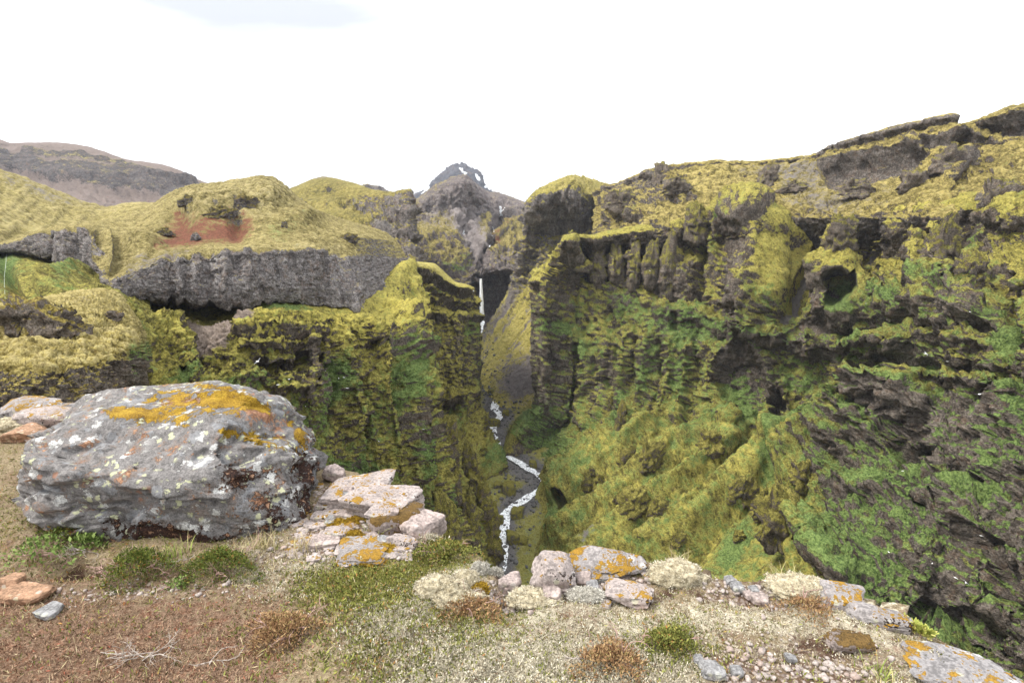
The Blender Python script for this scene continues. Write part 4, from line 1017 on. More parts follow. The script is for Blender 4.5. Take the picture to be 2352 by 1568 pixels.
for t in tt:
    c = P0 + (P1 - P0) * t; r = 1.3 + 1.5 * t
    nn = 1 + 0.22 * fbm(np.stack([np.cos(ang) * 2, np.sin(ang) * 2, 0 * ang + t * 6], -1), 3)
    Vv.append(np.stack([c[0] + r * nn * np.cos(ang), c[1] + 0.6 * r * nn * np.sin(ang), c[2] + 0 * ang], -1))
Vv = np.array(Vv)
i = np.arange(n * 16).reshape(n, 16)
F = np.stack([i[:-1], np.roll(i, -1, 1)[:-1], np.roll(i, -1, 1)[1:], i[1:]], -1).reshape(-1, 4)
wf = obj('waterfall', mesh_np('waterfall', Vv.reshape(-1, 3), F, M_fall))
tag(wf, 'tall thin white waterfall dropping in front of a dark alcove at the valley head', 'waterfall')
o = ribbon('cascade', [(1107, 726, 14), (1101, 733, 10), (1108, 742, 12), (1104, 752, 10), (1108, 762, 8), (1112, 772, 7)], M_river, lambda u, v: np.interp(v, [720, 775], [592, 566]), 1.0, 60, 8)
tag(o, 'foaming white cascade running off from the foot of the tall waterfall', 'cascade')
o = ribbon('cascade', [(1131, 521, 2), (1134, 530, 2.5), (1134, 541, 2.5), (1126, 543, 4), (1123, 549, 3), (1126, 558, 2.5), (1125, 566, 3), (1118, 571, 5)], M_fall, lambda u, v: vh_d(u, v) - 5, 0.5, 60, 6)
tag(o, 'narrow stepped white cascade in the gorge above the waterfall cliff', 'cascade')
o = ribbon('small_waterfall', [(13, 556, 0.9), (15, 575, 0.8), (14, 600, 0.9), (10, 640, 0.8), (12, 690, 0.8)], M_trickle, lambda u, v: HO.hit(u, v)[0][1] - 1.2, 0.1, 50, 6)
tag(o, 'faint thin waterfall over green moss at the far left edge', 'waterfall')

# ================================================================== ROCKS
def cube_sphere(n):
    t = np.linspace(-1, 1, n)
    t = np.tan(t * math.pi / 4)
    a, b = np.meshgrid(t, t)
    V = []; F = []
    for k, (ax, sg) in enumerate([(0, 1), (0, -1), (1, 1), (1, -1), (2, 1), (2, -1)]):
        p = np.zeros((n, n, 3)); o1, o2 = [(1, 2), (2, 0), (0, 1)][ax]
        p[..., ax] = sg; p[..., o1] = a; p[..., o2] = b
        f = grid_faces(n, n)
        f = f if sg < 0 else f[:, ::-1]
        V.append(p.reshape(-1, 3)); F.append(f + k * n * n)
    V = np.concatenate(V); F = np.concatenate(F)
    key = np.round(V * 1e4).astype(np.int64)
    _, idx, inv = np.unique(key, axis=0, return_index=True, return_inverse=True)
    V = V[idx]; F = inv.reshape(-1)[F]
    return V / np.linalg.norm(V, axis=1, keepdims=True), F
_CS = {}
def rock_verts(size, box=3.0, cuts=9, rough=0.05, seed=0, n=18, up=0.15, cutlo=0.72, cuthi=0.95, tops=True):
    if n not in _CS: _CS[n] = cube_sphere(n)
    D, F = _CS[n]
    r_ = np.random.default_rng(seed)
    box = box * 2.0 if cuts else box
    k = (np.abs(D) ** box).sum(1) ** (-1 / box)
    P = D * k[:, None]
    if cuts:
        J = r_.uniform(-0.34, 0.34, (2, 2, 2, 3)); t_ = (P + 1) / 2                 # skew the block by its corners
        for i_ in (0, 1):
            for j_ in (0, 1):
                for k_ in (0, 1):
                    wt = (t_[:, 0] if i_ else 1 - t_[:, 0]) * (t_[:, 1] if j_ else 1 - t_[:, 1]) * (t_[:, 2] if k_ else 1 - t_[:, 2])
                    P = P + wt[:, None] * J[i_, j_, k_]
    for _ in range(cuts):
        a = r_.normal(size=3); a /= np.linalg.norm(a)
        h = (P @ a).max() * r_.uniform(cutlo - 0.04, 0.95)
        e = P @ a - h
        P = P - np.clip(e, 0, None)[:, None] * a
    if cuts: P = P + D * (0.06 * facets(P + 0.1 * pn(P * 3 + seed)[:, None], 0.5, seed % 40) + 0.035 * fbm(P * 5 + seed, 3, 0.7))[:, None]
    P = P + D * (rough * fbm(D * 1.7 + seed * 3.1, 5, 0.62)[:, None] * 2)
    P = P * (np.array(size) / 2)
    return P, F
def rock_mat(name, base, mossc=(0.225, 0.130, 0.020), moss=0.0, lich=0.3, dark=0.0, scale=6.0, mosslo=0.45, objsp=True, dk=(0.030, 0.020, 0.018)):
    s = NT(name)
    p = s.pos(objsp)
    z = s.sepv(s.n('NewGeometry').outputs['Normal'])[2]
    n1 = s.noise(p, scale * 0.5, 4, 0.6, 0.4); n2 = s.noise(p, scale * 2.2, 5, 0.65); n3 = s.noise(p, scale * 9, 4, 0.7); n4 = s.noise(p, scale * 30, 3, 0.7)
    b = base
    col = s.ramp(s.ma('ADD', s.ma('MULTIPLY', n2, 0.5), s.ma('MULTIPLY', n3, 0.5)), [(0.40, tuple(x * 0.55 for x in b)), (0.5, b), (0.60, tuple(min(1, x * 1.4) for x in b))])
    col = s.mix(s.step(n1, 0.5, 0.66, 0, 0.45), col, (b[0] * 1.05, b[1] * 0.82, b[2] * 0.72))
    if lich:
        v = s.voro(s.ma('ADD', 0, 0) if False else p, scale * 3.0); ln = s.noise(p, scale * 1.1, 3)
        lf = s.ma('MULTIPLY', s.step(s.ma('ADD', v, s.ma('MULTIPLY', n3, 0.25)), 0.52, 0.36), s.step(ln, 0.48, 0.60))
        col = s.mix(s.ma('MULTIPLY', lf, lich), col, s.mix(s.step(n1, 0.45, 0.55), (0.62, 0.62, 0.60), (0.55, 0.56, 0.36)))
    if dark:
        df = s.step(s.ma('ADD', s.ma('MULTIPLY', n2, 0.6), s.ma('MULTIPLY', n3, 0.4)), 0.62 - dark * 0.12, 0.66 - dark * 0.12)
        col = s.mix(df, col, dk)
    h = s.ma('ADD', s.ma('MULTIPLY', n3, 0.6), s.ma('MULTIPLY', n4, 0.4))
    if moss:
        mf = s.ma('ADD', s.ma('MULTIPLY', z, 0.5), s.ma('ADD', s.ma('MULTIPLY', s.ma('SUBTRACT', n1, 0.5), 1.6), s.ma('ADD', s.ma('MULTIPLY', s.ma('SUBTRACT', n2, 0.5), 1.6), s.ma('MULTIPLY', s.ma('SUBTRACT', n3, 0.5), 1.0))))
        mf = s.step(mf, mosslo + 0.23 - moss * 0.6, mosslo + 0.35 - moss * 0.6)
        mc = s.ramp(s.ma('ADD', s.ma('MULTIPLY', n4, 0.45), s.ma('ADD', s.ma('MULTIPLY', n3, 0.25), s.ma('MULTIPLY', n2, 0.3))), [(0.40, tuple(x * 0.28 for x in mossc)), (0.5, tuple(x * 0.85 for x in mossc)), (0.60, tuple(min(1, x * 1.35) for x in mossc))])
        col = s.mix(mf, col, mc); h = s.ma('ADD', h, s.ma('MULTIPLY', mf, 0.8))
    return s.fin(col, 0.92, s.bump(h, 0.6, 0.06 / scale * 2), 0.2)
M_stone = rock_mat('pinkish_stone', (0.29, 0.24, 0.222), moss=0.0, lich=0.25, scale=7)
M_slab = rock_mat('mossy_pale_slab', (0.315, 0.272, 0.255), moss=0.30, lich=0.4, dark=0.55, scale=7)
M_slabo = rock_mat('orange_moss_slab', (0.27, 0.25, 0.245), moss=0.44, lich=0.5, dark=0.6, scale=6)
M_slabg = rock_mat('grey_lichen_slab', (0.23, 0.22, 0.222), moss=0.26, lich=0.7, dark=0.5, scale=6)
M_mossblock = rock_mat('brown_mossy_block', (0.30, 0.25, 0.23), mossc=(0.115, 0.070, 0.022), moss=0.95, lich=0.1, dark=0.5, scale=7)
M_greystone = rock_mat('grey_stone', (0.20, 0.198, 0.20), lich=0.3, scale=9)
M_rust = rock_mat('rusty_stone', (0.27, 0.165, 0.105), lich=0.4, scale=9)
M_rstone = rock_mat('dark_river_stone', (0.10, 0.098, 0.098), lich=0.0, scale=0.8)
M_rmoss = rock_mat('mossy_river_boulder', (0.10, 0.088, 0.07), mossc=(0.15, 0.135, 0.028), moss=1.15, lich=0, scale=0.35)
M_crag = terrain_mat('crag_rock_and_moss', 12, bias=0.22)

def ground_z(x, y):
    return 0.0
def stone(name, label, u, v, w, h, mat, cat='stone', depth=1.0, box=3.2, cuts=10, rough=0.05, seed=0, n=14, rz=0.0, tilt=(0, 0), sink=0.12, z0=None, group=None, cutlo=0.72):
    """a stone whose foot stands at pixel (u, v); w, h in pixels of the photograph"""
    z0 = fg_z(u, v) if z0 is None else z0
    P0 = at_z(u, v, z0)
    k = np.linalg.norm(P0 - np.array([0, 0, CAM_Z])) / FPX * 1.0
    sink = max(sink, 0.22)
    sx = w * k; sz = h * k * 0.80 * (1 + sink)
    P, F = rock_verts((sx, sx * depth, sz), box, cuts, rough, seed, n, cutlo=cutlo)
    cx, sn_ = math.cos(R(tilt[0])), math.sin(R(tilt[0]))
    me = mesh_np(name, P, F, mat); me.set_sharp_from_angle(angle=R(38))
    o = obj(name, me)
    o.location = (P0[0], P0[1] + sx * depth * 0.4, z0 + sz * (0.5 - sink / (1 + sink)))
    o.rotation_euler = (R(tilt[0]), R(tilt[1]), R(rz))
    return tag(o, label, cat, group)

# ------------------------------------------------------------------ the ledge we stand on
edge = [(-500, 985), (-200, 985), (0, 985), (150, 990), (400, 1005), (620, 1040), (745, 1078), (820, 1095), (890, 1118), (945, 1180), (1000, 1238), (1050, 1256), (1092, 1298), (1130, 1335), (1170, 1358), (1205, 1372), (1228, 1366), (1250, 1345), (1300, 1322), (1400, 1298), (1470, 1292),
        (1530, 1298), (1600, 1322), (1700, 1330), (1780, 1336), (1850, 1348), (1900, 1372), (1970, 1394), (2050, 1424), (2120, 1458), (2200, 1494), (2280, 1536), (2352, 1590), (2480, 1690), (2600, 1790)]
cols = []
for k, (u, v) in enumerate(edge):
    E = at_z(u, v, 0.0)
    if E[1] < 0: E = at_z(u, 1700, 0.0)
    a_, b_ = edge[max(0, k - 1)], edge[min(len(edge) - 1, k + 1)]
    t_ = at_z(*b_, 0.0) - at_z(*a_, 0.0); o_ = np.array([-t_[1], t_[0], 0]); o_ /= np.linalg.norm(o_)
    if o_[1] < 0 and abs(o_[1]) > 0.3: o_ = -o_
    c = []
    for out, dz in ((1.6, -9), (0.5, -2.4), (0.18, -0.6), (0.06, -0.10)):
        Q = E + o_ * out + np.array([0, 0, dz]); pu, pv = project(Q); c.append((pu, pv, Q[1]))
    c.append((u, v, E[1]))
    uu = u if u < 1900 else u + 0
    bot = max(1840, v + 120)
    for t in (0.12, 0.3, 0.55, 0.8, 1.0):
        vv = v + (bot - v) * t
        u2 = 1176 + (u - 1176) * (1 + 0.12 * t)
        c.append((u2, vv, at_z(u2, vv, 0.0)[1]))
    cols.append(c)
fg = Sheet(cols, 610, 222, 0.6, rowmin=14, vt=1.0)
q = fg
q.fade = np.ones_like(q.fade)
G = q.row
top_ = sstep(3.6, 4.1, G)
def up(w, a): q.P[..., 2] += w * a
# swells, hollows, cushions
Pw = q.P
up(fbm(Pw / 0.9, 3, 0.5), 0.045)
up(q.fall(1075, 1330, 60, 40), 0.05); up(q.fall(1020, 1375, 70, 28), 0.05); up(q.fall(1560, 1330, 70, 28, 15), 0.05); up(q.fall(1850, 1362, 60, 20, 10), 0.05)
up(q.fall(1960, 1440, 130, 30, 18), 0.05); up(q.fall(2180, 1540, 130, 40, 28), 0.05); up(q.fall(1280, 1400, 120, 30), 0.03)
up(q.fall(180, 1305, 75, 30, -8), -0.12); up(q.fall(60, 1235, 60, 40, 0), 0.06); up(q.fall(560, 1275, 60, 16), 0.04)
up(q.fall(170, 1370, 260, 26, -3), -0.03); up(q.fall(1165, 1380, 45, 32, 20), -0.07); up(q.fall(1720, 1375, 110, 18, 8), -0.04); up(q.fall(1800, 1500, 150, 40, 10), -0.04)
pale = np.clip(q.poly([(960, 1350), (1060, 1290), (1115, 1320), (1120, 1390), (1220, 1400), (1260, 1365), (1420, 1390), (1480, 1400), (1620, 1400), (1800, 1405), (1900, 1385), (2000, 1420), (2200, 1520), (2360, 1600), (2360, 1800), (2100, 1800), (2050, 1530), (1900, 1470), (1700, 1450), (1600, 1480), (1650, 1700), (1000, 1700), (900, 1540), (820, 1450), (860, 1400)], 66, 22)
               + 0.75 * q.poly([(560, 1260), (720, 1240), (780, 1300), (700, 1350), (560, 1330)], 44, 10) + 0.7 * q.poly([(1500, 1290), (1540, 1290), (1630, 1330), (1600, 1340), (1530, 1330)], 22, 4), 0, 1)
heath = q.poly([(690, 1330), (800, 1290), (1010, 1255), (1060, 1270), (1085, 1300), (1000, 1320), (980, 1360), (900, 1390), (790, 1400), (700, 1370)], 35, 14) + 0.8 * q.poly([(990, 1390), (1100, 1380), (1200, 1400), (1180, 1450), (1060, 1470), (1000, 1440)], 44, 16) + 0.7 * q.poly([(1480, 1460), (1560, 1440), (1650, 1480), (1600, 1520), (1500, 1510)], 35, 14) + 0.6 * q.poly([(800, 1460), (960, 1470), (950, 1530), (800, 1530)], 66, 16)
brown = q.poly([(-400, 1330), (120, 1340), (260, 1350), (560, 1360), (700, 1400), (640, 1480), (640, 1640), (500, 1900), (-400, 1900)], 88, 24)
grav = q.poly([(1100, 1345), (1130, 1340), (1200, 1370), (1215, 1385), (1180, 1405), (1110, 1390)], 22, 6) + q.poly([(1250, 1360), (1300, 1330), (1420, 1320), (1500, 1330), (1480, 1375), (1400, 1372), (1320, 1370)], 22, 6) + 0.9 * q.poly([(1620, 1335), (1790, 1335), (1860, 1370), (1800, 1392), (1700, 1385), (1610, 1360)], 22, 6) + 0.8 * q.poly([(1640, 1480), (1750, 1460), (1900, 1470), (2030, 1510), (2000, 1560), (1900, 1600), (1600, 1620)], 52, 16) + 0.6 * q.poly([(60, 1350), (260, 1345), (420, 1340), (600, 1345), (420, 1372), (160, 1385)], 26, 8) + 0.9 * q.poly([(560, 1300), (720, 1200), (740, 1120), (860, 1120), (1000, 1240), (980, 1280), (760, 1285)], 22, 8)
grav = np.clip(grav, 0, 1); heath = np.clip(heath, 0, 1)
soil = np.clip(q.fall(185, 1310, 70, 26, -8, 'p') + 0.8 * q.poly([(1560, 1340), (1620, 1350), (1560, 1370), (1460, 1385), (1440, 1370)], 22, 8) + 0.8 * q.poly([(1830, 1450), (1960, 1455), (2010, 1490), (1930, 1500), (1830, 1480)], 22, 10) + 0.7 * q.fall(1510, 1420, 30, 9, 20) + 0.6 * q.fall(1190, 1415, 30, 8), 0, 1)
q.renorm(2)
a_ = np.abs(pn(Pw / 0.16)); b_ = np.abs(pn(Pw / 0.07 + 5))
up((np.sqrt(a_) * 0.6 + np.sqrt(b_) * 0.35 - 0.4) * pale * (1 - 0.7 * soil), 0.045)
up(fbm(Pw / 0.06, 4, 0.7, off=3) * (0.35 + 0.65 * heath), 0.016); up(fbm(Pw / 0.02, 3, 0.7, off=8), 0.006 * top_)
up(np.abs(fbm(Pw / 0.05, 3, 0.6, off=12)) * grav, 0.02)
low = 1 - top_
s_lip = np.clip(low, 0, 1)
_e = 1 - sstep(4.3, 5.4, G)
q.P[..., 2] -= _e * 0.85 * np.clip(q.P[..., 2], 0, None)
_f = facets(Pw, 0.35, 3) * 0.05 + facets(Pw, 0.12, 7) * 0.03
q.P = q.P + q.N * (_f * s_lip)[..., None]
q.ma = np.stack([pale, heath, brown, grav], -1); q.mb = np.stack([soil, s_lip * sstep(3.2, 2.2, G), 0 * soil, 0 * soil], -1)
s = NT('ledge_heath_and_moss')
p = s.pos(); a = s.attr('ma'); b = s.attr('mb')
pl, he, brn = s.sep(a.outputs['Color'])[:3]; gv = a.outputs['Alpha']; so_, rk_ = s.sep(b.outputs['Color'])[:2]
n1 = s.noise(p, 3.0, 4, 0.6, 0.3); n2 = s.noise(p, 14, 5, 0.65, 0.2); n3 = s.noise(p, 60, 4, 0.7); n4 = s.noise(p, 190, 3, 0.75)
fn = s.ma('ADD', s.ma('MULTIPLY', n3, 0.5), s.ma('MULTIPLY', n4, 0.5))
base = s.ramp(fn, [(0.36, (0.08, 0.06, 0.036)), (0.50, (0.205, 0.16, 0.10)), (0.62, (0.33, 0.275, 0.175))])
bc = s.ramp(fn, [(0.36, (0.055, 0.034, 0.022)), (0.50, (0.145, 0.092, 0.062)), (0.63, (0.29, 0.205, 0.145))])
bc = s.mix(s.step(n2, 0.50, 0.66, 0, 0.5), bc, s.ramp(fn, [(0.38, (0.12, 0.045, 0.025)), (0.6, (0.29, 0.13, 0.075))]))
pc = s.ramp(s.ma('ADD', s.ma('MULTIPLY', fn, 0.7), s.ma('MULTIPLY', n2, 0.3)), [(0.37, (0.12, 0.10, 0.066)), (0.48, (0.38, 0.34, 0.255)), (0.60, (0.60, 0.56, 0.45))])
hc = s.ramp(fn, [(0.37, (0.040, 0.045, 0.010)), (0.50, (0.15, 0.15, 0.035)), (0.63, (0.27, 0.27, 0.07))])
gc = s.ramp(s.voro(p, 55, out='Color'), [(0.2, (0.13, 0.10, 0.085)), (0.8, (0.38, 0.32, 0.28))])
gc = s.mix(s.step(s.voro(p, 55), 0.35, 0.62), gc, (0.10, 0.065, 0.045))
def msk(x, lo=0.25, hi=0.75, k=1.0):
    return s.step(s.ma('ADD', x, s.ma('ADD', s.ma('MULTIPLY', s.ma('SUBTRACT', n2, 0.5), 2.2 * k), s.ma('ADD', s.ma('MULTIPLY', s.ma('SUBTRACT', n1, 0.5), 1.2 * k), s.ma('MULTIPLY', s.ma('SUBTRACT', n3, 0.5), 1.6 * k)))), lo, hi)
c = s.mix(msk(brn), base, bc)
c = s.mix(msk(pl), c, pc)
c = s.mix(msk(he), c, hc)
c = s.mix(s.ma('MULTIPLY', s.step(n1, 0.53, 0.64), s.step(n2, 0.46, 0.58)), c, s.mix(0.5, hc, bc))
c = s.mix(s.ma('MULTIPLY', s.step(s.noise(s.mapv(p, loc=(5, 3, 1)), 5.5, 4, 0.65), 0.52, 0.62, 0, 0.75), s.step(n3, 0.40, 0.54)), c, bc)
c = s.mix(msk(gv), c, gc)
c = s.mix(msk(so_), c, s.ramp(fn, [(0.4, (0.025, 0.015, 0.010)), (0.6, (0.10, 0.06, 0.042))]))
c = s.mix(rk_, c, s.ramp(n2, [(0.4, (0.10, 0.085, 0.075)), (0.6, (0.26, 0.22, 0.2))]))
M_ledge = s.fin(c, 0.96, s.bump(s.ma('ADD', fn, s.ma('MULTIPLY', n2, 0.5)), 0.7, 0.02), 0.1)
q.build('ledge_ground', M_ledge)
_fu, _fvv = project(fg.P)
_ok = fg.row > 3.9
def fg_z(u, v):
    d = (_fu - u) ** 2 + (_fvv - v) ** 2 + np.where(_ok, 0, 1e6)
    return float(fg.P.reshape(-1, 3)[np.argmin(d), 2])

# ------------------------------------------------------------------ the big boulder
sil = [(30, 1150), (34, 1110), (48, 1060), (45, 1015), (90, 985), (140, 962), (165, 930), (195, 905), (245, 893), (300, 886), (360, 884), (430, 878), (490, 871), (540, 880), (600, 893), (650, 908), (690, 940), (718, 985), (735, 1025), (750, 1040), (752, 1075), (738, 1120), (722, 1165), (716, 1215), (690, 1243), (620, 1255), (520, 1262), (420, 1268), (330, 1264), (250, 1252), (170, 1238), (110, 1222), (60, 1195)]
P, F = rock_verts((1.95, 1.25, 0.86), 3.6, 0, 0.0, 5, 72)
X = P / (np.array((1.95, 1.25, 0.86)) / 2)
for a, h in [((0.05, -0.62, 0.78), 1.02), ((-0.7, -0.2, 0.68), 1.05), ((0.62, 0.0, 0.78), 1.10), ((0.75, -0.62, 0.2), 1.12), ((-0.75, -0.45, -0.48), 1.08), ((0.1, -0.72, -0.68), 1.12), ((-0.45, -0.89, 0.1), 1.08), ((0.9, -0.3, -0.4), 1.15), ((0.3, 0.4, 0.86), 1.05)]:
    a = np.array(a); a = a / np.linalg.norm(a)
    e = X @ a - h
    X = X - np.clip(e, 0, None)[:, None] * a
Dn = X / np.linalg.norm(X, axis=1, keepdims=True)
X = X + Dn * (0.055 * fbm(X * 1.6 + 3, 4, 0.6) + 0.085 * facets(X + 0.12 * pn(X * 3)[:, None], 0.6, 2) + 0.03 * facets(X, 0.22, 4) + 0.016 * fbm(X * 9, 4, 0.7) - 0.03 * np.clip(ridged(X * 2.3 + 4, 3) - 0.45, 0, 1))[:, None]
P = X * (np.array((1.95, 1.25, 0.86)) / 2)
_c = at(395, 1075, 3.15)
P = P + _c
# give it the outline seen from the path: stretch across the line of sight, direction by direction
for _ in range(2):
    uu, vv = project(P)
    cu, cv = 395.0, 1075.0
    th = np.arctan2(vv - cv, uu - cu); rr = np.hypot(uu - cu, vv - cv)
    nb = 120
    bi = ((th + np.pi) / (2 * np.pi) * nb).astype(int) % nb
    rc = np.zeros(nb); np.maximum.at(rc, bi, rr)
    rc = (np.roll(rc, 1) + rc + np.roll(rc, -1)) / 3
    sp = np.array(sil + [sil[0]], float)
    dens = np.concatenate([np.stack([np.linspace(a[0], b[0], 30), np.linspace(a[1], b[1], 30)], -1) for a, b in zip(sp[:-1], sp[1:])])
    ts = np.arctan2(dens[:, 1] - cv, dens[:, 0] - cu); rs = np.hypot(dens[:, 0] - cu, dens[:, 1] - cv)
    o_ = np.argsort(ts)
    cen = (np.arange(nb) + 0.5) / nb * 2 * np.pi - np.pi
    rt = np.interp(cen, ts[o_], rs[o_], period=2 * np.pi)
    ratio = rt / rc
    k = np.interp(th, cen, ratio, period=2 * np.pi)
    P = at(cu + (uu - cu) * k, cv + (vv - cv) * k, P[:, 1])
uu, vv = project(P)
me_ = mesh_np('boulder', P, F)
nn_ = np.zeros((len(P), 3), np.float32); me_.vertices.foreach_get('normal', nn_.ravel()) if False else None
class _B: pass
_b = _B(); _b.U, _b.V = uu, vv
def bf(u, v, ru, rv, ang=0):
    c_, s_ = math.cos(R(ang)), math.sin(R(ang)); du, dv = uu - u, vv - v
    return np.exp(-1.6 * (((du * c_ + dv * s_) / ru) ** 2 + ((-du * s_ + dv * c_) / rv) ** 2))
mo = sum(a * bf(u, v, ru, rv, g) for u, v, ru, rv, g, a in [(640, 1010, 70, 50, 30, .45), (450, 930, 170, 36, 5, .4), (330, 955, 120, 26, 5, 1.1), (480, 920, 150, 34, 6, .5), (300, 945, 60, 12, 8, .7), (500, 890, 90, 14, 8, .7), (560, 925, 70, 14, 10, .8), (560, 1000, 70, 20, 12, 1.0), (690, 1005, 16, 50, -20, 1.0), (600, 935, 40, 14, 20, .6), (450, 905, 50, 10, 0, .4), (690, 1190, 26, 26, 0, .6)])
rb = sum(a * bf(u, v, ru, rv, g) for u, v, ru, rv, g, a in [(430, 920, 110, 14, -4, .8), (590, 950, 70, 22, 15, .8), (640, 985, 30, 26, 30, .4)])
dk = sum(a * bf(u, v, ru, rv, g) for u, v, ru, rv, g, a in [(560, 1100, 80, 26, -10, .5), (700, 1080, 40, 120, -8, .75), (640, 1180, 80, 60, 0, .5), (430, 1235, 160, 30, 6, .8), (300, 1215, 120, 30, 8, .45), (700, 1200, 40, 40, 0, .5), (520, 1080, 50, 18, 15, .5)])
_v = 1.0
at_ = me_.attributes.new('ma', 'FLOAT_COLOR', 'POINT'); at_.data.foreach_set('color', np.stack([mo, rb, dk, 0 * mo + 1], -1).astype(np.float32).ravel())
s = NT('lichened_boulder')
p = s.pos(); a = s.attr('ma'); amo, arb, adk = s.sep(a.outputs['Color'])[:3]
z = s.sepv(s.n('NewGeometry').outputs['Normal'])[2]
n1 = s.noise(p, 3, 4, 0.6, 0.4); n2 = s.noise(p, 9, 5, 0.65, 0.3); n3 = s.noise(p, 34, 5, 0.7); n4 = s.noise(p, 130, 3, 0.75)
f3 = s.ma('ADD', s.ma('MULTIPLY', n3, 0.55), s.ma('MULTIPLY', n4, 0.45))
c = s.ramp(f3, [(0.38, (0.066, 0.062, 0.060)), (0.50, (0.150, 0.142, 0.139)), (0.62, (0.255, 0.242, 0.234))])
c = s.mix(s.step(n2, 0.52, 0.60, 0, 0.6), c, s.ramp(f3, [(0.36, (0.13, 0.10, 0.085)), (0.62, (0.27, 0.22, 0.19))]))
c = s.mix(s.step(s.noise(s.mapv(p, loc=(3, 1, 2)), 8, 4, 0.6), 0.56, 0.60, 0, 0.55), c, s.ramp(f3, [(0.36, (0.16, 0.168, 0.18)), (0.62, (0.31, 0.32, 0.335))]))
# grey-white crusts, in rounded spots
v1 = s.voro(s.mapv(p, loc=(7, 2, 5)), 9.5); l1 = s.step(s.ma('ADD', v1, s.ma('MULTIPLY', s.ma('SUBTRACT', n3, 0.5), 1.3)), 0.30, 0.22)
l1 = s.ma('MULTIPLY', l1, s.step(s.noise(s.mapv(p, loc=(1, 9, 4)), 2.6, 3), 0.41, 0.48))
c = s.mix(s.ma('MULTIPLY', l1, 0.85), c, s.ramp(n4, [(0.40, (0.30, 0.30, 0.29)), (0.55, (0.60, 0.60, 0.58))]))
v2 = s.voro(s.mapv(p, loc=(2, 5, 1)), 17); l2 = s.step(s.ma('ADD', v2, s.ma('MULTIPLY', s.ma('SUBTRACT', n3, 0.5), 1.4)), 0.27, 0.20)
l2 = s.ma('MULTIPLY', l2, s.step(s.noise(s.mapv(p, loc=(4, 4, 8)), 4.5, 3), 0.46, 0.52))
c = s.mix(s.ma('MULTIPLY', l2, 0.8), c, (0.47, 0.48, 0.30))
v3 = s.voro(s.mapv(p, loc=(8, 3, 3)), 14); l3 = s.ma('MULTIPLY', s.step(s.ma('ADD', v3, s.ma('MULTIPLY', s.ma('SUBTRACT', n3, 0.5), 0.6)), 0.24, 0.18), s.step(s.noise(s.mapv(p, loc=(0, 7, 7)), 3, 3), 0.55, 0.6))
c = s.mix(s.ma('MULTIPLY', l3, 0.6), c, (0.32, 0.15, 0.085))
# black moss
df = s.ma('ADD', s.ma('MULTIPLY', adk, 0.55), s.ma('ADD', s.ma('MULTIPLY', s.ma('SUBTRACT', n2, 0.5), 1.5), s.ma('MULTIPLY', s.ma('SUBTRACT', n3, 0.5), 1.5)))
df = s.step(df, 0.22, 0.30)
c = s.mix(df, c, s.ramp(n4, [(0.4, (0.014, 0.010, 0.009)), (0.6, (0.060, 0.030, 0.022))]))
mf = s.ma('ADD', s.ma('MULTIPLY', amo, 0.75), s.ma('ADD', s.ma('ADD', s.ma('MULTIPLY', s.ma('SUBTRACT', n1, 0.5), 1.3), s.ma('MULTIPLY', s.ma('SUBTRACT', n2, 0.5), 2.6)), s.ma('MULTIPLY', s.ma('SUBTRACT', n3, 0.5), 1.8)))
mf = s.ma('MULTIPLY', s.step(mf, 0.42, 0.52), s.step(amo, 0.08, 0.30))
rf = s.ma('ADD', arb, s.ma('ADD', s.ma('MULTIPLY', s.ma('SUBTRACT', n2, 0.5), 2.4), s.ma('MULTIPLY', s.ma('SUBTRACT', n3, 0.5), 1.8)))
rf = s.step(rf, 0.30, 0.46)
c = s.mix(rf, c, s.ramp(f3, [(0.38, (0.09, 0.035, 0.02)), (0.5, (0.24, 0.12, 0.07)), (0.62, (0.40, 0.26, 0.17))]))
c = s.mix(mf, c, s.ramp(s.ma('ADD', s.ma('MULTIPLY', n4, 0.5), s.ma('MULTIPLY', n2, 0.5)), [(0.40, (0.06, 0.030, 0.006)), (0.5, (0.21, 0.122, 0.012)), (0.60, (0.38, 0.25, 0.03))]))
h = s.ma('ADD', f3, s.ma('ADD', s.ma('MULTIPLY', mf, 0.5), s.ma('ADD', s.ma('MULTIPLY', df, 0.3), s.ma('MULTIPLY', l1, 0.15))))
M_boulder = s.fin(c, 0.9, s.bump(h, 0.8, 0.02), 0.2)
me_.materials.append(M_boulder)
o = obj('boulder', me_)
tag(o, 'huge grey lichen-spotted boulder with orange moss on top, standing on the ledge', 'boulder')

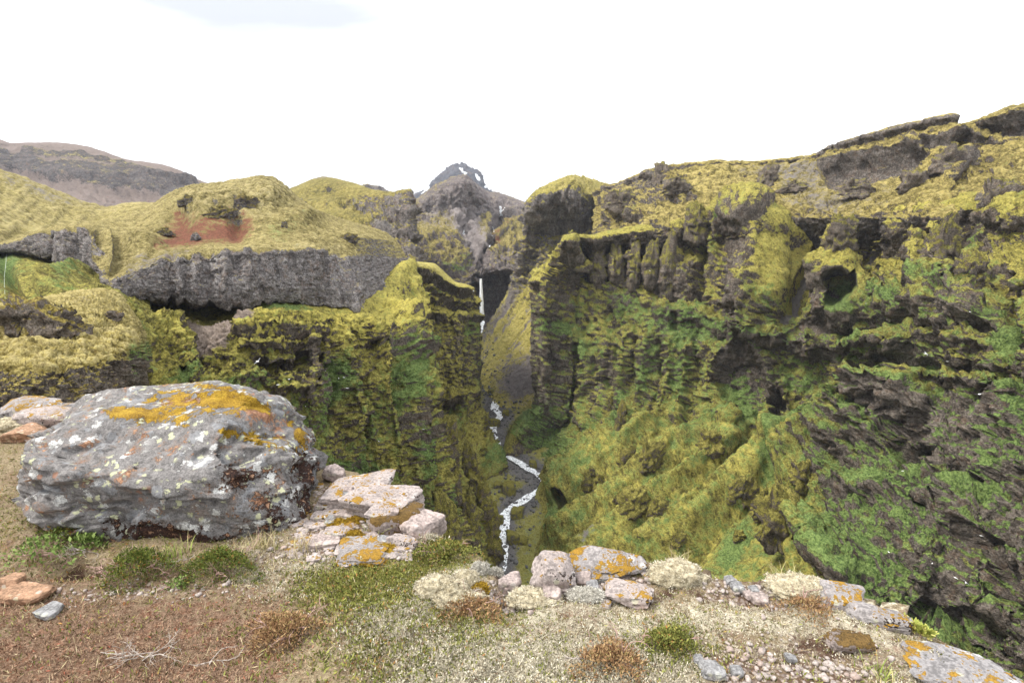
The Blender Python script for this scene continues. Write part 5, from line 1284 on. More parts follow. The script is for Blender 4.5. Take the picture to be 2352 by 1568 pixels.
# ------------------------------------------------------------------ slabs, blocks and stones
ST = [  # name, label, u, v, w, h, material, options
 ('leaning_stone', 'pinkish upright stone peeping out behind the right end of the boulder', 766, 1106, 38, 40, M_stone, dict(depth=.7, cuts=12, seed=11)),
 ('rock_slab', 'pale flat-topped slab lying right behind the big boulder, farthest of the ledge blocks', 808, 1168, 128, 44, M_slab, dict(depth=.85, box=5, cuts=6, seed=12, rz=8, n=18, cutlo=.85)),
 ('rock_block', 'square-cut pale block with brown moss along its side at the ledge edge', 868, 1196, 140, 56, M_slab, dict(depth=.6, box=6, cuts=5, seed=13, rz=-10, n=18, cutlo=.88)),
 ('rock_block', 'rounded block thickly covered in dark brown moss beside the grass tuft', 893, 1228, 112, 50, M_mossblock, dict(depth=.7, box=3.5, cuts=6, seed=14, rz=12, n=18)),
 ('rock_slab', 'thin pale slab resting on top of the brown mossy block', 866, 1192, 46, 14, M_slab, dict(depth=.8, box=5, cuts=5, seed=15, z0=.09, tilt=(8, 10))),
 ('stone', 'small brown round stone on top of the brown mossy block', 905, 1183, 18, 17, M_stone, dict(seed=16, z0=.11, n=9)),
 ('stone', 'grey oval stone wedged at the front of the flat pale slab', 801, 1149, 24, 18, M_greystone, dict(seed=17, z0=.07, n=9, rz=20)),
 ('stone', 'buff stone sitting on the flat pale slab behind the grey oval stone', 799, 1136, 18, 16, M_stone, dict(seed=18, z0=.09, n=9)),
 ('rock_slab', 'cracked flat slab with yellow moss close to the right foot of the boulder', 743, 1176, 40, 20, M_slab, dict(depth=.8, box=5, cuts=6, seed=19)),
 ('rock_slab', 'thin flat slab in front of the farthest pale slab', 765, 1186, 42, 14, M_slab, dict(depth=.8, box=5, cuts=6, seed=20)),
 ('rock_slab', 'bare pale slab next to the yellow moss in the middle of the ledge', 793, 1196, 40, 18, M_stone, dict(depth=.8, box=5, cuts=6, seed=21)),
 ('rock_slab', 'pinkish slab with a brown moss knob by the foot of the boulder', 740, 1196, 50, 14, M_slab, dict(depth=.6, box=5, cuts=6, seed=22)),
 ('rock_slab', 'long smooth slab sloping to the drop, right of the mossy block', 962, 1244, 66, 42, M_stone, dict(depth=1.3, box=4, cuts=7, seed=23, rz=-30, n=18)),
 ('rock_slab', 'grey slab with black edge left of the bright yellow moss', 768, 1238, 54, 22, M_slab, dict(depth=.6, box=4, cuts=7, seed=24)),
 ('rock_slab', 'low buff slab at the foot of the boulder above the grey grass', 745, 1257, 60, 14, M_stone, dict(depth=.6, box=4, cuts=7, seed=25)),
 ('rock_slab', 'broad flat slab mottled with black moss, nearest of the ledge slabs', 822, 1292, 96, 16, M_slabo, dict(depth=.9, box=4.5, cuts=5, seed=26, n=18)),
 ('rock_slab', 'angular pale slab with black moss spots right of the white round stone', 921, 1262, 58, 26, M_slab, dict(depth=.6, box=5, cuts=7, seed=27, rz=-14)),
 ('stone', 'whitish round stone between the mottled slab and the angular slab', 878, 1254, 26, 17, M_greystone, dict(seed=28, n=10)),
 ('stone', 'pointed buff stone beside the grey lichen bush', 961, 1250, 22, 16, M_stone, dict(seed=29, n=10, cuts=12)),
 ('stone', 'blocky brown stone behind the whitish round stone', 853, 1241, 24, 13, M_stone, dict(seed=30, n=10)),
 ('stone', 'rounded grey stone under the pinkish slab by the boulder', 756, 1208, 26, 15, M_greystone, dict(seed=31, n=10)),
 ('stone', 'dark red-brown mossy stone left of the whitish round stone', 802, 1245, 26, 12, M_mossblock, dict(seed=32, n=10)),
 ('stone', 'pink bare stone perched at the gravel notch above the canyon', 1172, 1360, 47, 36, M_stone, dict(depth=.8, cuts=11, seed=33, box=4)),
 ('rock', 'large pale rock with one orange moss spot right of the notch', 1268, 1364, 88, 76, M_slab, dict(depth=.8, box=1.8, cuts=14, cutlo=.66, seed=34, n=18)),
 ('rock_slab', 'long pale ridge of rock with several orange moss patches on the rim', 1396, 1334, 176, 66, M_slabo, dict(depth=.5, box=1.6, cuts=16, cutlo=.6, seed=35, n=22, rz=4)),
 ('stone', 'dark grey pointed stone in front of the long orange-mossed rock', 1383, 1341, 50, 20, M_greystone, dict(depth=.6, cuts=12, seed=36, n=10)),
 ('stone', 'buff stone left of the dark grey pointed stone', 1343, 1342, 38, 20, M_stone, dict(depth=.7, seed=37, n=10)),
 ('stone', 'pale angular stone half sunk in white moss below the pale rock', 1268, 1380, 40, 28, M_stone, dict(seed=38, n=10, cuts=12)),
 ('rock_slab', 'flat pale slab with a black underside set in the moss right of the gravel', 1452, 1391, 92, 26, M_slab, dict(depth=.7, box=4, cuts=7, seed=39, n=16, rz=-8)),
 ('stone', 'whitish stone in the gravel below the large pale rock', 1297, 1364, 38, 18, M_stone, dict(seed=40, n=10)),
 ('stone', 'light grey stone in the gravel below the buff stone', 1362, 1360, 28, 16, M_greystone, dict(seed=41, n=10)),
 ('stone', 'smooth blue-grey pebble above the flat pale slab', 1422, 1357, 24, 14, M_greystone, dict(seed=42, n=10)),
 ('rock_slab', 'small slab capped with orange moss jutting over the drop on the right', 1940, 1396, 76, 26, M_slabo, dict(depth=.6, box=4.5, cuts=5, seed=43, rz=-14, n=16)),
 ('rock_slab', 'narrow orange-mossed slab along the rim left of the yellow-green plants', 2036, 1444, 92, 26, M_slabo, dict(depth=.4, box=4, cuts=5, seed=44, rz=-22, n=16)),
 ('rock_slab', 'big grey lichened slab hanging on the rim at the lower right corner', 2262, 1604, 200, 30, M_slabg, dict(depth=.45, box=2.2, cuts=14, seed=45, rz=-26, n=24)),
 ('stone', 'flat speckled stone behind the big boulder at the left edge', 40, 962, 92, 34, M_slabo, dict(depth=.6, seed=46, n=14)),
 ('stone', 'speckled grey stone touching the back left of the big boulder', 98, 990, 96, 36, M_slab, dict(depth=.6, seed=47, n=14)),
 ('stone', 'orange-topped pointed stone peeping out behind the boulder on the left', 124, 958, 46, 22, M_slabo, dict(seed=48, n=10)),
 ('stone', 'reddish-brown stone left of the big boulder', 36, 1018, 52, 28, M_rust, dict(seed=49, n=12)),
 ('stone', 'rusty orange stone cut off by the left edge of the picture', 6, 1366, 34, 26, M_rust, dict(seed=50, n=12)),
 ('stone', 'flat rusty stone on bare soil near the left edge', 38, 1387, 64, 20, M_rust, dict(depth=.6, seed=51, n=12, box=4)),
 ('stone', 'dull grey stone half buried in the soil path on the left', 100, 1422, 32, 14, M_greystone, dict(seed=52, n=10)),
 ('stone', 'blue-grey stone in the gravel patch on the right, farthest row', 1679, 1343, 20, 15, M_greystone, dict(seed=53, n=10)),
 ('stone', 'pale grey stone lying in the middle of the right gravel patch', 1698, 1361, 28, 15, M_greystone, dict(seed=54, n=10)),
 ('stone', 'light angular stone at the near edge of the right gravel patch', 1750, 1390, 34, 22, M_stone, dict(seed=55, n=12, cuts=12)),
 ('stone', 'small pink stone left of the light angular stone', 1722, 1375, 20, 13, M_stone, dict(seed=56, n=10)),
 ('stone', 'small white pebble in the right gravel patch beside the pale grey stone', 1733, 1362, 16, 11, M_greystone, dict(seed=57, n=9)),
 ('stone', 'grey egg-shaped stone in the brown gravel at the bottom', 1609, 1527, 20, 15, M_greystone, dict(seed=58, n=10, box=2.2, cuts=3)),
 ('stone', 'peach-coloured stone right of the egg-shaped stone', 1627, 1540, 20, 15, M_stone, dict(seed=59, n=10)),
 ('stone', 'large blue-grey stone at the bottom edge of the picture', 1642, 1564, 42, 24, M_greystone, dict(seed=60, n=12, box=2.4)),
 ('stone', 'small grey stone right of the large blue-grey one near the bottom', 1695, 1556, 22, 14, M_greystone, dict(seed=61, n=10)),
 ('stone', 'pale stone in the brown soil left of the dark clod', 1822, 1524, 18, 15, M_greystone, dict(seed=62, n=10)),
 ('soil_clod', 'dark brown soil clod with a stone in it on the right moss', 1962, 1496, 74, 26, M_mossblock, dict(depth=.6, seed=63, n=12, rough=.1)),
]
for nm, lb, u, v, ww, hh, mt, kw in ST:
    cat = {'rock_slab': 'slab', 'rock_block': 'block', 'leaning_stone': 'stone', 'soil_clod': 'clod'}.get(nm, nm)
    stone(nm, lb, u, v, ww, hh, mt, cat, **kw)
# loose pebbles: too small to tell apart
def field(name, mat, pts, sizes, n=5, seed=0, box=2.6, cuts=5, lift=0.25, flat=0.7, variants=6):
    Vs, Fs = [], []; k = 0
    vs_ = [rock_verts((1, 1, flat), box, cuts, 0.06, seed + j, n) for j in range(variants)]
    r_ = np.random.default_rng(seed)
    for (p, sz) in zip(pts, sizes):
        V_, F_ = vs_[r_.integers(variants)]
        a = r_.uniform(0, 6.28); c_, s_ = math.cos(a), math.sin(a)
        W_ = V_ * sz * r_.uniform(0.75, 1.25, 3)
        W_ = np.stack([W_[:, 0] * c_ - W_[:, 1] * s_, W_[:, 0] * s_ + W_[:, 1] * c_, W_[:, 2]], -1) + p + np.array([0, 0, lift * sz * flat])
        Vs.append(W_); Fs.append(F_ + k); k += len(V_)
    o = obj(name, mesh_np(name, np.concatenate(Vs), np.concatenate(Fs), mat))
    return o
def pick(sheet, wgt, n, seed=0, vis=True):
    r_ = np.random.default_rng(seed)
    area = np.linalg.norm(np.cross(np.gradient(sheet.P, axis=0), np.gradient(sheet.P, axis=1)), axis=-1)
    pu, pv = project(sheet.P)
    w_ = wgt * area
    if vis: w_ = w_ * ((pu > -60) & (pu < 2412) & (pv < 1610) & (pv > 0))
    w_ = w_.ravel(); w_ = w_ / w_.sum()
    i_ = r_.choice(len(w_), n, p=w_)
    jit = (np.gradient(sheet.P, axis=0).reshape(-1, 3)[i_] * r_.uniform(-.5, .5, (n, 1)) + np.gradient(sheet.P, axis=1).reshape(-1, 3)[i_] * r_.uniform(-.5, .5, (n, 1)))
    return sheet.P.reshape(-1, 3)[i_] + jit, i_
pp, _ = pick(fg, np.where(_ok, grav ** 2, 0), 1500, 3)
sz = 0.008 + 0.022 * rng.random(1500) ** 3
o = field('gravel', rock_mat('gravel_stone', (0.33, 0.285, 0.26), lich=0, scale=14, objsp=True), pp, sz, 3, 5)
tag(o, 'loose pinkish and grey gravel in bare patches of the ledge', 'gravel', kind='stuff')

chipw = fg.poly([(660, 1270), (700, 1200), (740, 1120), (860, 1130), (1010, 1245), (980, 1285), (780, 1300)], 10, 8) + 0.35 * fg.poly([(1230, 1370), (1290, 1325), (1480, 1310), (1520, 1350), (1400, 1390)], 10, 8)
pp, _ = pick(fg, np.where(_ok, chipw, 0), 260, 31)
o = field('stone_chips', rock_mat('chip_stone', (0.33, 0.285, 0.268), moss=0.28, lich=0.3, dark=0.5, scale=9), pp, 0.025 + 0.065 * rng.random(260) ** 2, 6, 33, 4.5, 8, 0.12, 0.32, 12)
o.data.set_sharp_from_angle(angle=R(38)); tag(o, 'flat angular chips of stone littering the rocky parts of the ledge', 'stones', kind='stuff')
# ------------------------------------------------------------------ plants
def leaf_mat(name, stops, trans=0.0):
    s = NT(name)
    a = s.attr('t')
    c = s.ramp(a.outputs['Fac'], stops)
    return s.fin(c, 0.8, None, 0.15)
def tufts(P, Nn, size, nleaf, wid, spread, seed, bend=0.5, upw=0.7):
    """nleaf pointed leaves at every point; returns verts, quads, tint"""
    r_ = np.random.default_rng(seed); n = len(P)
    size = np.broadcast_to(size, (n,))[:, None, None]
    base = P[:, None, :] + r_.normal(0, 1, (n, nleaf, 3)) * np.array([1, 1, 0.25]) * spread * size
    d = Nn[:, None, :] * upw + r_.normal(0, 0.55, (n, nleaf, 3)); d[..., 2] = np.abs(d[..., 2]) * 0.9 + 0.05
    d /= np.linalg.norm(d, axis=-1, keepdims=True)
    sd = np.cross(d, r_.normal(0, 1, (n, nleaf, 3))); sd /= np.linalg.norm(sd, axis=-1, keepdims=True)
    L = size * r_.uniform(0.5, 1.15, (n, nleaf, 1))
    tip = base + d * L; mid = base + d * L * 0.45
    V_ = np.stack([base - d * 0.2 * L, mid + sd * wid * L, tip, mid - sd * wid * L], 2).reshape(-1, 3)
    F_ = np.arange(len(V_)).reshape(-1, 4)
    t = np.repeat(np.clip(r_.normal(0.5, 0.17, (n, 1)) + r_.normal(0, 0.14, (n, nleaf)), 0, 1).reshape(-1), 4)
    return V_, F_, t
_fgn = grid_normals(fg.P).reshape(-1, 3)
def scatter(name, label, cat, wgt, n, size, nleaf, wid, spread, mat, seed):
    P_, i_ = pick(fg, np.where(_ok, wgt, 0), n, seed)
    r_ = np.random.default_rng(seed)
    V_, F_, t = tufts(P_, _fgn[i_], size * r_.uniform(0.6, 1.3, n), nleaf, wid, spread, seed)
    tag(obj(name, mesh_np(name, V_, F_, mat, False, {'t': t})), label, cat, kind='stuff')
ML_pale = leaf_mat('pale_moss_leaf', [(0.1, (0.15, 0.125, 0.085)), (0.5, (0.42, 0.38, 0.285)), (0.9, (0.64, 0.60, 0.49))])
ML_green = leaf_mat('heath_leaf', [(0.1, (0.045, 0.05, 0.012)), (0.45, (0.14, 0.15, 0.035)), (0.75, (0.26, 0.27, 0.07)), (0.95, (0.34, 0.16, 0.06))])
ML_brown = leaf_mat('brown_heath_leaf', [(0.05, (0.06, 0.03, 0.02)), (0.4, (0.20, 0.12, 0.075)), (0.7, (0.36, 0.26, 0.17)), (0.95, (0.30, 0.10, 0.06))])
ML_straw = leaf_mat('straw_leaf', [(0.1, (0.25, 0.19, 0.10)), (0.6, (0.48, 0.40, 0.25)), (0.95, (0.30, 0.30, 0.10))])
ML_crow = leaf_mat('crowberry_leaf', [(0.1, (0.030, 0.040, 0.010)), (0.5, (0.085, 0.115, 0.022)), (0.8, (0.19, 0.20, 0.04)), (0.97, (0.25, 0.09, 0.04))])
ML_herb = leaf_mat('herb_leaf', [(0.1, (0.05, 0.08, 0.02)), (0.5, (0.14, 0.20, 0.05)), (0.9, (0.27, 0.35, 0.11))])
ML_rust = leaf_mat('rusty_heath_leaf', [(0.1, (0.10, 0.05, 0.025)), (0.45, (0.26, 0.15, 0.075)), (0.75, (0.38, 0.26, 0.13)), (0.97, (0.22, 0.20, 0.06))])
nonstone = 1 - 0.85 * grav
scatter('lichen_moss', 'pale woolly moss spread over the ledge', 'moss', pale * nonstone * (1 - 0.8 * soil) * (1 - .6 * heath), 20000, 0.0105, 4, 0.22, 0.7, ML_pale, 21)
scatter('heath_sprigs', 'green low heath growing on the ledge', 'heath', (heath + 0.10) * nonstone * (1 - 0.8 * brown), 13000, 0.0155, 4, 0.17, 0.7, ML_green, 22)
scatter('brown_heath', 'brown dry heath on the worn left part of the ledge', 'heath', (brown + 0.12) * nonstone, 13000, 0.0125, 3, 0.14, 0.8, ML_brown, 23)
scatter('straw_litter', 'fine straw-coloured grass litter on the ledge', 'litter', 0.4 + q.fall(600, 1290, 140, 40) * 3 + 0 * pale, 6000, 0.028, 2, 0.04, 0.8, ML_straw, 24)

def thing(name, label, cat, loc, group=None):
    o = bpy.data.objects.new(name, None); C.objects.link(o); o.location = loc; o.empty_display_size = 0.05
    return tag(o, label, cat, group)
def tube(pts, r0, r1, k=5):
    pts = np.array(pts, float); n = len(pts)
    T = np.gradient(pts, axis=0); T /= np.linalg.norm(T, axis=1, keepdims=True) + 1e-9
    A = np.cross(T, [0.3, 0.2, 0.93]); A /= np.linalg.norm(A, axis=1, keepdims=True) + 1e-9; B_ = np.cross(T, A)
    a = np.linspace(0, 2 * np.pi, k + 1)[:-1]; r = np.linspace(r0, r1, n)[:, None, None]
    V_ = pts[:, None] + r * (np.cos(a)[None, :, None] * A[:, None] + np.sin(a)[None, :, None] * B_[:, None])
    i = np.arange(n * k).reshape(n, k)
    F_ = np.stack([i[:-1], np.roll(i, -1, 1)[:-1], np.roll(i, -1, 1)[1:], i[1:]], -1).reshape(-1, 4)
    return V_.reshape(-1, 3), F_
def join(parts):
    V_, F_, k = [], [], 0
    for v_, f_ in parts: V_.append(v_); F_.append(f_ + k); k += len(v_)
    return np.concatenate(V_), np.concatenate(F_)
M_twig = NT('bleached_twig'); _n = M_twig.noise(M_twig.pos(True), 60, 3); M_twig = M_twig.fin(M_twig.ramp(_n, [(0.35, (0.16, 0.13, 0.11)), (0.6, (0.40, 0.355, 0.315))]), 0.9)
M_twigp = NT('pinkish_twig'); _n = M_twigp.noise(M_twigp.pos(True), 60, 3); M_twigp = M_twigp.fin(M_twigp.ramp(_n, [(0.35, (0.16, 0.09, 0.075)), (0.6, (0.38, 0.26, 0.22))]), 0.9)
def twigs(P0, w, h, n, seed, flat=0.3, r=0.0035):
    r_ = np.random.default_rng(seed); parts = []
    def grow(p, d, L, rad, dep):
        pts = [p]; m = 6
        for k in range(m):
            d = d + r_.normal(0, 0.28, 3) * np.array([1, 1, flat]); d /= np.linalg.norm(d)
            p = p + d * L / m; pts.append(p)
            if dep and r_.random() < 0.45: grow(p, d + r_.normal(0, 0.8, 3) * np.array([1, 1, flat]), L * 0.5, rad * 0.6, dep - 1)
        parts.append(tube(pts, rad, rad * 0.35))
    for k in range(n):
        a = r_.uniform(0, 6.28); d = np.array([math.cos(a), math.sin(a) * 0.6, r_.uniform(0.0, 0.5) * flat])
        grow(np.array(P0) + r_.normal(0, 0.12, 3) * np.array([w, w * .5, 0.05 * h]), d, w * r_.uniform(0.35, 0.6), r, 2)
    return join(parts)
def px_at(u, v):
    z = fg_z(u, v); P_ = at_z(u, v, z); return P_, np.linalg.norm(P_ - np.array([0, 0, CAM_Z])) / FPX
def shrub(name, label, cat, u, v, w, h, mat, n=500, size=0.022, nleaf=6, wid=0.2, seed=0, twig=M_twigp, zf=1.0, group=None):
    P_, k = px_at(u, v); r_ = np.random.default_rng(seed)
    o = thing(name, label, cat, tuple(P_), group)
    n = int(n * 1.5); h = h * 0.8; a = r_.uniform(0, 2 * np.pi, n); rr = r_.random(n) ** 0.62 * 1.15; el = np.sqrt(np.clip(1 - rr ** 2, 0, 1))
    irr = 1 + 0.3 * np.sin(a * 3 + seed) + 0.2 * np.sin(a * 5 + 2 * seed)
    X_ = np.stack([np.cos(a) * rr * irr * w * k / 2, np.sin(a) * rr * irr * w * k * 0.32, el * h * k * r_.uniform(0.55, 1.0, n) * zf], -1)
    N_ = X_ / np.array([w * k, w * k, h * k]); N_[:, 2] += 0.4; N_ /= np.linalg.norm(N_, axis=1, keepdims=True)
    X_[:, 1] += w * k * 0.2
    V_, F_, t = tufts(X_, N_, size * 0.62 * r_.uniform(0.7, 1.2, n), nleaf, wid, 0.9, seed)
    obj('foliage', mesh_np('foliage', V_, F_, mat, False, {'t': t}), o)
    V_, F_ = twigs((0, w * k * 0.2, h * k * 0.2), w * k, h * k, 5, seed, 0.8, 0.003)
    obj('twigs', mesh_np('twigs', V_, F_, twig), o)
    return o
shrub('crowberry_shrub', 'dark green crowberry shrub under the middle of the boulder, left one of the pair', 'shrub', 303, 1338, 105, 62, ML_crow, 700, 0.020, 6, seed=1)
shrub('crowberry_shrub', 'crowberry shrub with reddish tips below the boulder, right one of the pair', 'shrub', 488, 1332, 118, 56, ML_crow, 700, 0.020, 6, seed=2)
shrub('leafy_herb', 'bright green leafy herb at the left foot of the boulder', 'herb', 75, 1300, 90, 50, ML_herb, 60, 0.032, 5, 0.3, seed=3)
shrub('leafy_herb', 'small bright green herb sprouting against the base of the boulder', 'herb', 196, 1262, 46, 30, ML_herb, 70, 0.035, 5, 0.3, seed=4)
shrub('leafy_herb', 'green herb and moss clump under the left corner of the boulder', 'herb', 140, 1248, 80, 36, ML_crow, 260, 0.024, 5, 0.25, seed=5)
shrub('leafy_herb', 'tiny pale green herb in front of the crowberry pair', 'herb', 405, 1348, 34, 14, ML_herb, 40, 0.025, 4, 0.3, seed=6)
shrub('heather_clump', 'rust-red heather clump on the brown ground in the lower middle left', 'heather', 645, 1480, 115, 46, ML_rust, 520, 0.022, 6, seed=7)
shrub('heather_clump', 'green heather mound on the rim right of the slabs', 'heather', 1010, 1290, 130, 34, ML_green, 620, 0.022, 6, seed=8)
shrub('heather_clump', 'brownish heather clump beside the gravel notch', 'heather', 1070, 1420, 120, 30, ML_rust, 480, 0.022, 6, seed=9)
shrub('heather_clump', 'rusty heather clump in the white moss near the bottom centre', 'heather', 1410, 1545, 120, 36, ML_rust, 420, 0.022, 6, seed=10)
shrub('heather_clump', 'dark green heather clump left of the bottom gravel patch', 'heather', 1545, 1500, 84, 44, ML_green, 420, 0.022, 6, seed=11)
shrub('heather_clump', 'small pink-flowered heather clump on the right moss bank', 'heather', 1870, 1418, 90, 24, ML_rust, 300, 0.018, 5, seed=12)
shrub('lichen_bush', 'grey lichen-covered bush at the rim beyond the angular slab', 'shrub', 988, 1262, 46, 36, ML_pale, 260, 0.020, 6, seed=13)
def cushion(label, u, v, w, h, mat, seed, n=900, zs=0.009):
    P_, k = px_at(u, v); r_ = np.random.default_rng(seed)
    o = thing('moss_cushion', label, 'moss', tuple(P_), 'moss cushions on the ledge')
    V_, F_ = rock_verts((w * k * 1.15, w * k * 0.7, h * k * 1.25), 2.2, 0, 0.26, seed, 18)
    V_[:, 1] += w * k * 0.25; V_[:, 2] += h * k * 0.02
    obj('cushion_body', mesh_np('cushion_body', V_, F_, mat[0]), o)
    i_ = r_.integers(0, len(V_), n); N_ = V_ - np.array([0, w * k * 0.25, -h * k * 0.3]); N_ /= np.linalg.norm(N_, axis=1, keepdims=True)
    m_ = N_[i_, 2] > -0.1; i_ = i_[m_]
    T_, Q_, t = tufts(V_[i_], N_[i_], zs * r_.uniform(0.6, 1.2, len(i_)), 4, 0.22, 0.5, seed, upw=1.2)
    obj('moss_tips', mesh_np('moss_tips', T_, Q_, mat[1], False, {'t': t}), o)
def plain(name, c0, c1, sc=50):
    s = NT(name); n_ = s.noise(s.pos(True), sc, 5, 0.7); return s.fin(s.ramp(n_, [(0.36, c0), (0.62, c1)]), 0.95, s.bump(n_, 0.8, 0.01), 0.1)
ML_gold = leaf_mat('golden_moss_leaf', [(0.1, (0.10, 0.055, 0.01)), (0.5, (0.27, 0.17, 0.018)), (0.9, (0.44, 0.31, 0.05))])
GOLD = (plain('golden_moss', (0.09, 0.05, 0.008), (0.28, 0.18, 0.02)), ML_gold)
PALE = (plain('pale_moss', (0.17, 0.14, 0.085), (0.46, 0.41, 0.295)), ML_pale)
ML_grey = leaf_mat('grey_moss_leaf', [(0.1, (0.16, 0.15, 0.13)), (0.5, (0.42, 0.40, 0.35)), (0.9, (0.62, 0.60, 0.53))])
GREY = (plain('grey_moss', (0.13, 0.12, 0.10), (0.40, 0.38, 0.33)), ML_grey)
for k, (lb, u, v, ww, hh, mt) in enumerate([
    ('golden moss cushion between the bare pale slab and the mossy block', 814, 1202, 46, 18, GOLD), ('golden moss cushion in front of the pinkish slab by the boulder', 770, 1208, 40, 14, GOLD),
    ('bright yellow moss cushion right of the black-edged slab', 810, 1242, 36, 26, GOLD), ('yellow moss cushion below the whitish round stone', 880, 1272, 56, 20, GOLD),
    ('orange moss cushion at the front of the mottled slab', 845, 1298, 54, 14, GOLD), ('orange moss cushion on the outer end of the long smooth slab', 978, 1234, 30, 14, GOLD),
    ('golden moss cushion below the grass tuft', 870, 1226, 44, 12, GOLD), ('golden moss cushion under the grey moss by the notch', 1098, 1362, 34, 24, GOLD),
    ('grey woolly moss cushion nearest the drop left of the notch', 1104, 1320, 36, 32, GREY), ('small grey moss cushion hanging over the gravel notch', 1140, 1322, 20, 20, GREY),
    ('pale moss cushion below the two grey ones left of the notch', 1068, 1348, 52, 40, PALE), ('whitish moss cushion left of the pale one above the notch', 1010, 1368, 90, 34, PALE),
    ('large whitish moss cushion in front of the gravel notch', 1040, 1398, 110, 34, PALE), ('pale moss cushion below the large pale rock', 1228, 1392, 90, 24, PALE),
    ('grey-green moss cushion in the white moss left of the flat slab', 1350, 1384, 64, 24, GREY), ('shaggy pale tussock on the rim right of the orange-mossed rock', 1562, 1342, 96, 46, PALE),
    ('pale moss cushion along the rim above the right gravel patch', 1850, 1374, 100, 30, PALE), ('whitish moss cushion at the left edge behind the boulder', 28, 990, 64, 30, PALE)]):
    cushion(lb, u, v, ww, hh, mt, 100 + k, 700 if ww < 60 else 1200)
def grass(label, u, v, n, L, seed, mat, spread=0.03):
    P_, k = px_at(u, v); r_ = np.random.default_rng(seed); parts = []; tt_ = []
    for _ in range(n):
        a = r_.uniform(0, 6.28); b0 = r_.normal(0, spread, 3) * np.array([1, 1, 0]); ln = L * r_.uniform(0.5, 1.1); le = r_.uniform(0.2, 0.9)
        t = np.linspace(0, 1, 6)[:, None]; d = np.array([math.cos(a), math.sin(a), 0])
        pts = b0 + d * le * ln * t ** 2 + np.array([0, 0, 1]) * ln * (t - 0.35 * le * t ** 2)
        sd = np.array([-d[1], d[0], 0]) * 0.0022 * (1.05 - t)
        V_ = np.stack([pts - sd, pts + sd], 1).reshape(-1, 3); i = np.arange(5)[:, None] * 2
        parts.append((V_, np.concatenate([i, i + 1, i + 3, i + 2], 1))); tt_.append(np.full(12, r_.uniform(0.05, 0.95)))
    V_, F_ = join(parts)
    o = obj('grass_tuft', mesh_np('grass_tuft', V_, F_, mat, True, {'t': np.concatenate(tt_)})); o.location = tuple(P_)
    tag(o, label, 'grass', 'grass tufts on the ledge')
ML_grass = leaf_mat('grass_blade', [(0.1, (0.14, 0.20, 0.035)), (0.55, (0.26, 0.32, 0.07)), (0.9, (0.48, 0.42, 0.20))])
for k, (lb, u, v, n_, L, mt) in enumerate([('fresh green grass tuft in front of the brown mossy block', 870, 1222, 90, 0.10, ML_grass), ('dry grass tuft hanging under the right end of the boulder', 600, 1262, 90, 0.11, ML_straw), ('straw grass tuft beside the right crowberry shrub', 545, 1285, 70, 0.10, ML_straw),
        ('thin grass tuft at the base of the boulder left of centre', 400, 1276, 50, 0.10, ML_grass), ('wispy grass tuft on the rim tussock', 1560, 1300, 40, 0.10, ML_straw), ('thin straw grass on the rim above the right gravel patch', 1800, 1344, 30, 0.13, ML_straw),
        ('straw grass tuft right of the big boulder by the low buff slab', 690, 1268, 80, 0.10, ML_straw), ('small green grass tuft near the bottom right', 2020, 1552, 60, 0.06, ML_grass)]):
    grass(lb, u, v, n_, L, 200 + k, mt)
for lb, u, v, ww, n_, mt, sd_ in [('bleached branching twig lying on the brown ground at the lower left', 330, 1530, 130, 9, M_twig, 1), ('pale thin twig right of the bleached branching one', 485, 1545, 85, 4, M_twig, 2), ('grey dead twigs sticking out over the dark hollow by the boulder', 165, 1288, 95, 9, M_twig, 3),
                                 ('pinkish dead twigs left of the crowberry pair', 230, 1330, 60, 8, M_twigp, 4), ('small pale twig between the two crowberry shrubs', 400, 1308, 40, 6, M_twig, 5), ('pale twigs above the gravel notch', 1085, 1385, 50, 5, M_twig, 6), ('thin pale twig at the lower edge right of centre', 1320, 1540, 40, 4, M_twig, 7)]:
    P_, k = px_at(u, v)
    V_, F_ = twigs((0, 0.03, 0.03), ww * k * 0.85, 0.08, max(3, n_ - 2), sd_, 0.35, 0.0024)
    o = obj('dead_twig', mesh_np('dead_twig', V_, F_, mt)); o.location = tuple(P_); tag(o, lb, 'twig')
def rosette(label, u, v, seed):
    P_, k = px_at(u, v); r_ = np.random.default_rng(seed); parts = []; tt_ = []
    o = thing('roseroot_plant', label, 'plant', tuple(P_), 'yellow-green plants on the right rim')
    V_, F_ = tube([(0, 0, -.01), (0, 0, .02), (0.004, 0, .05)], .003, .002); obj('stem', mesh_np('stem', V_, F_, M_twigp), o)
    m = 42; tt = r_.uniform(0.3, 1, m); a = np.arange(m) * 2.4
    X_ = np.stack([0.004 * np.cos(a), 0.004 * np.sin(a), 0.05 * tt], -1); N_ = np.stack([np.cos(a), np.sin(a), 0.5 + tt], -1); N_ /= np.linalg.norm(N_, axis=1, keepdims=True)
    V_, F_, t = tufts(X_, N_, 0.026, 2, 0.22, 0.1, seed, upw=2.2)
    obj('leaves', mesh_np('leaves', V_, F_, leaf_rose, False, {'t': t}), o)
leaf_rose = leaf_mat('roseroot_leaf', [(0.1, (0.20, 0.24, 0.05)), (0.5, (0.38, 0.40, 0.10)), (0.9, (0.60, 0.52, 0.20))])
for k, (lb, u, v) in enumerate([('yellow-green rosette plant on the right rim, highest of the row', 2072, 1442), ('yellow-green rosette plant second along the row on the right rim', 2098, 1456), ('yellow-green rosette plant third along the row on the right rim', 2114, 1464), ('yellow-green rosette plant at the lower end of the row on the right rim', 2130, 1472)]): rosette(lb, u, v, 300 + k)

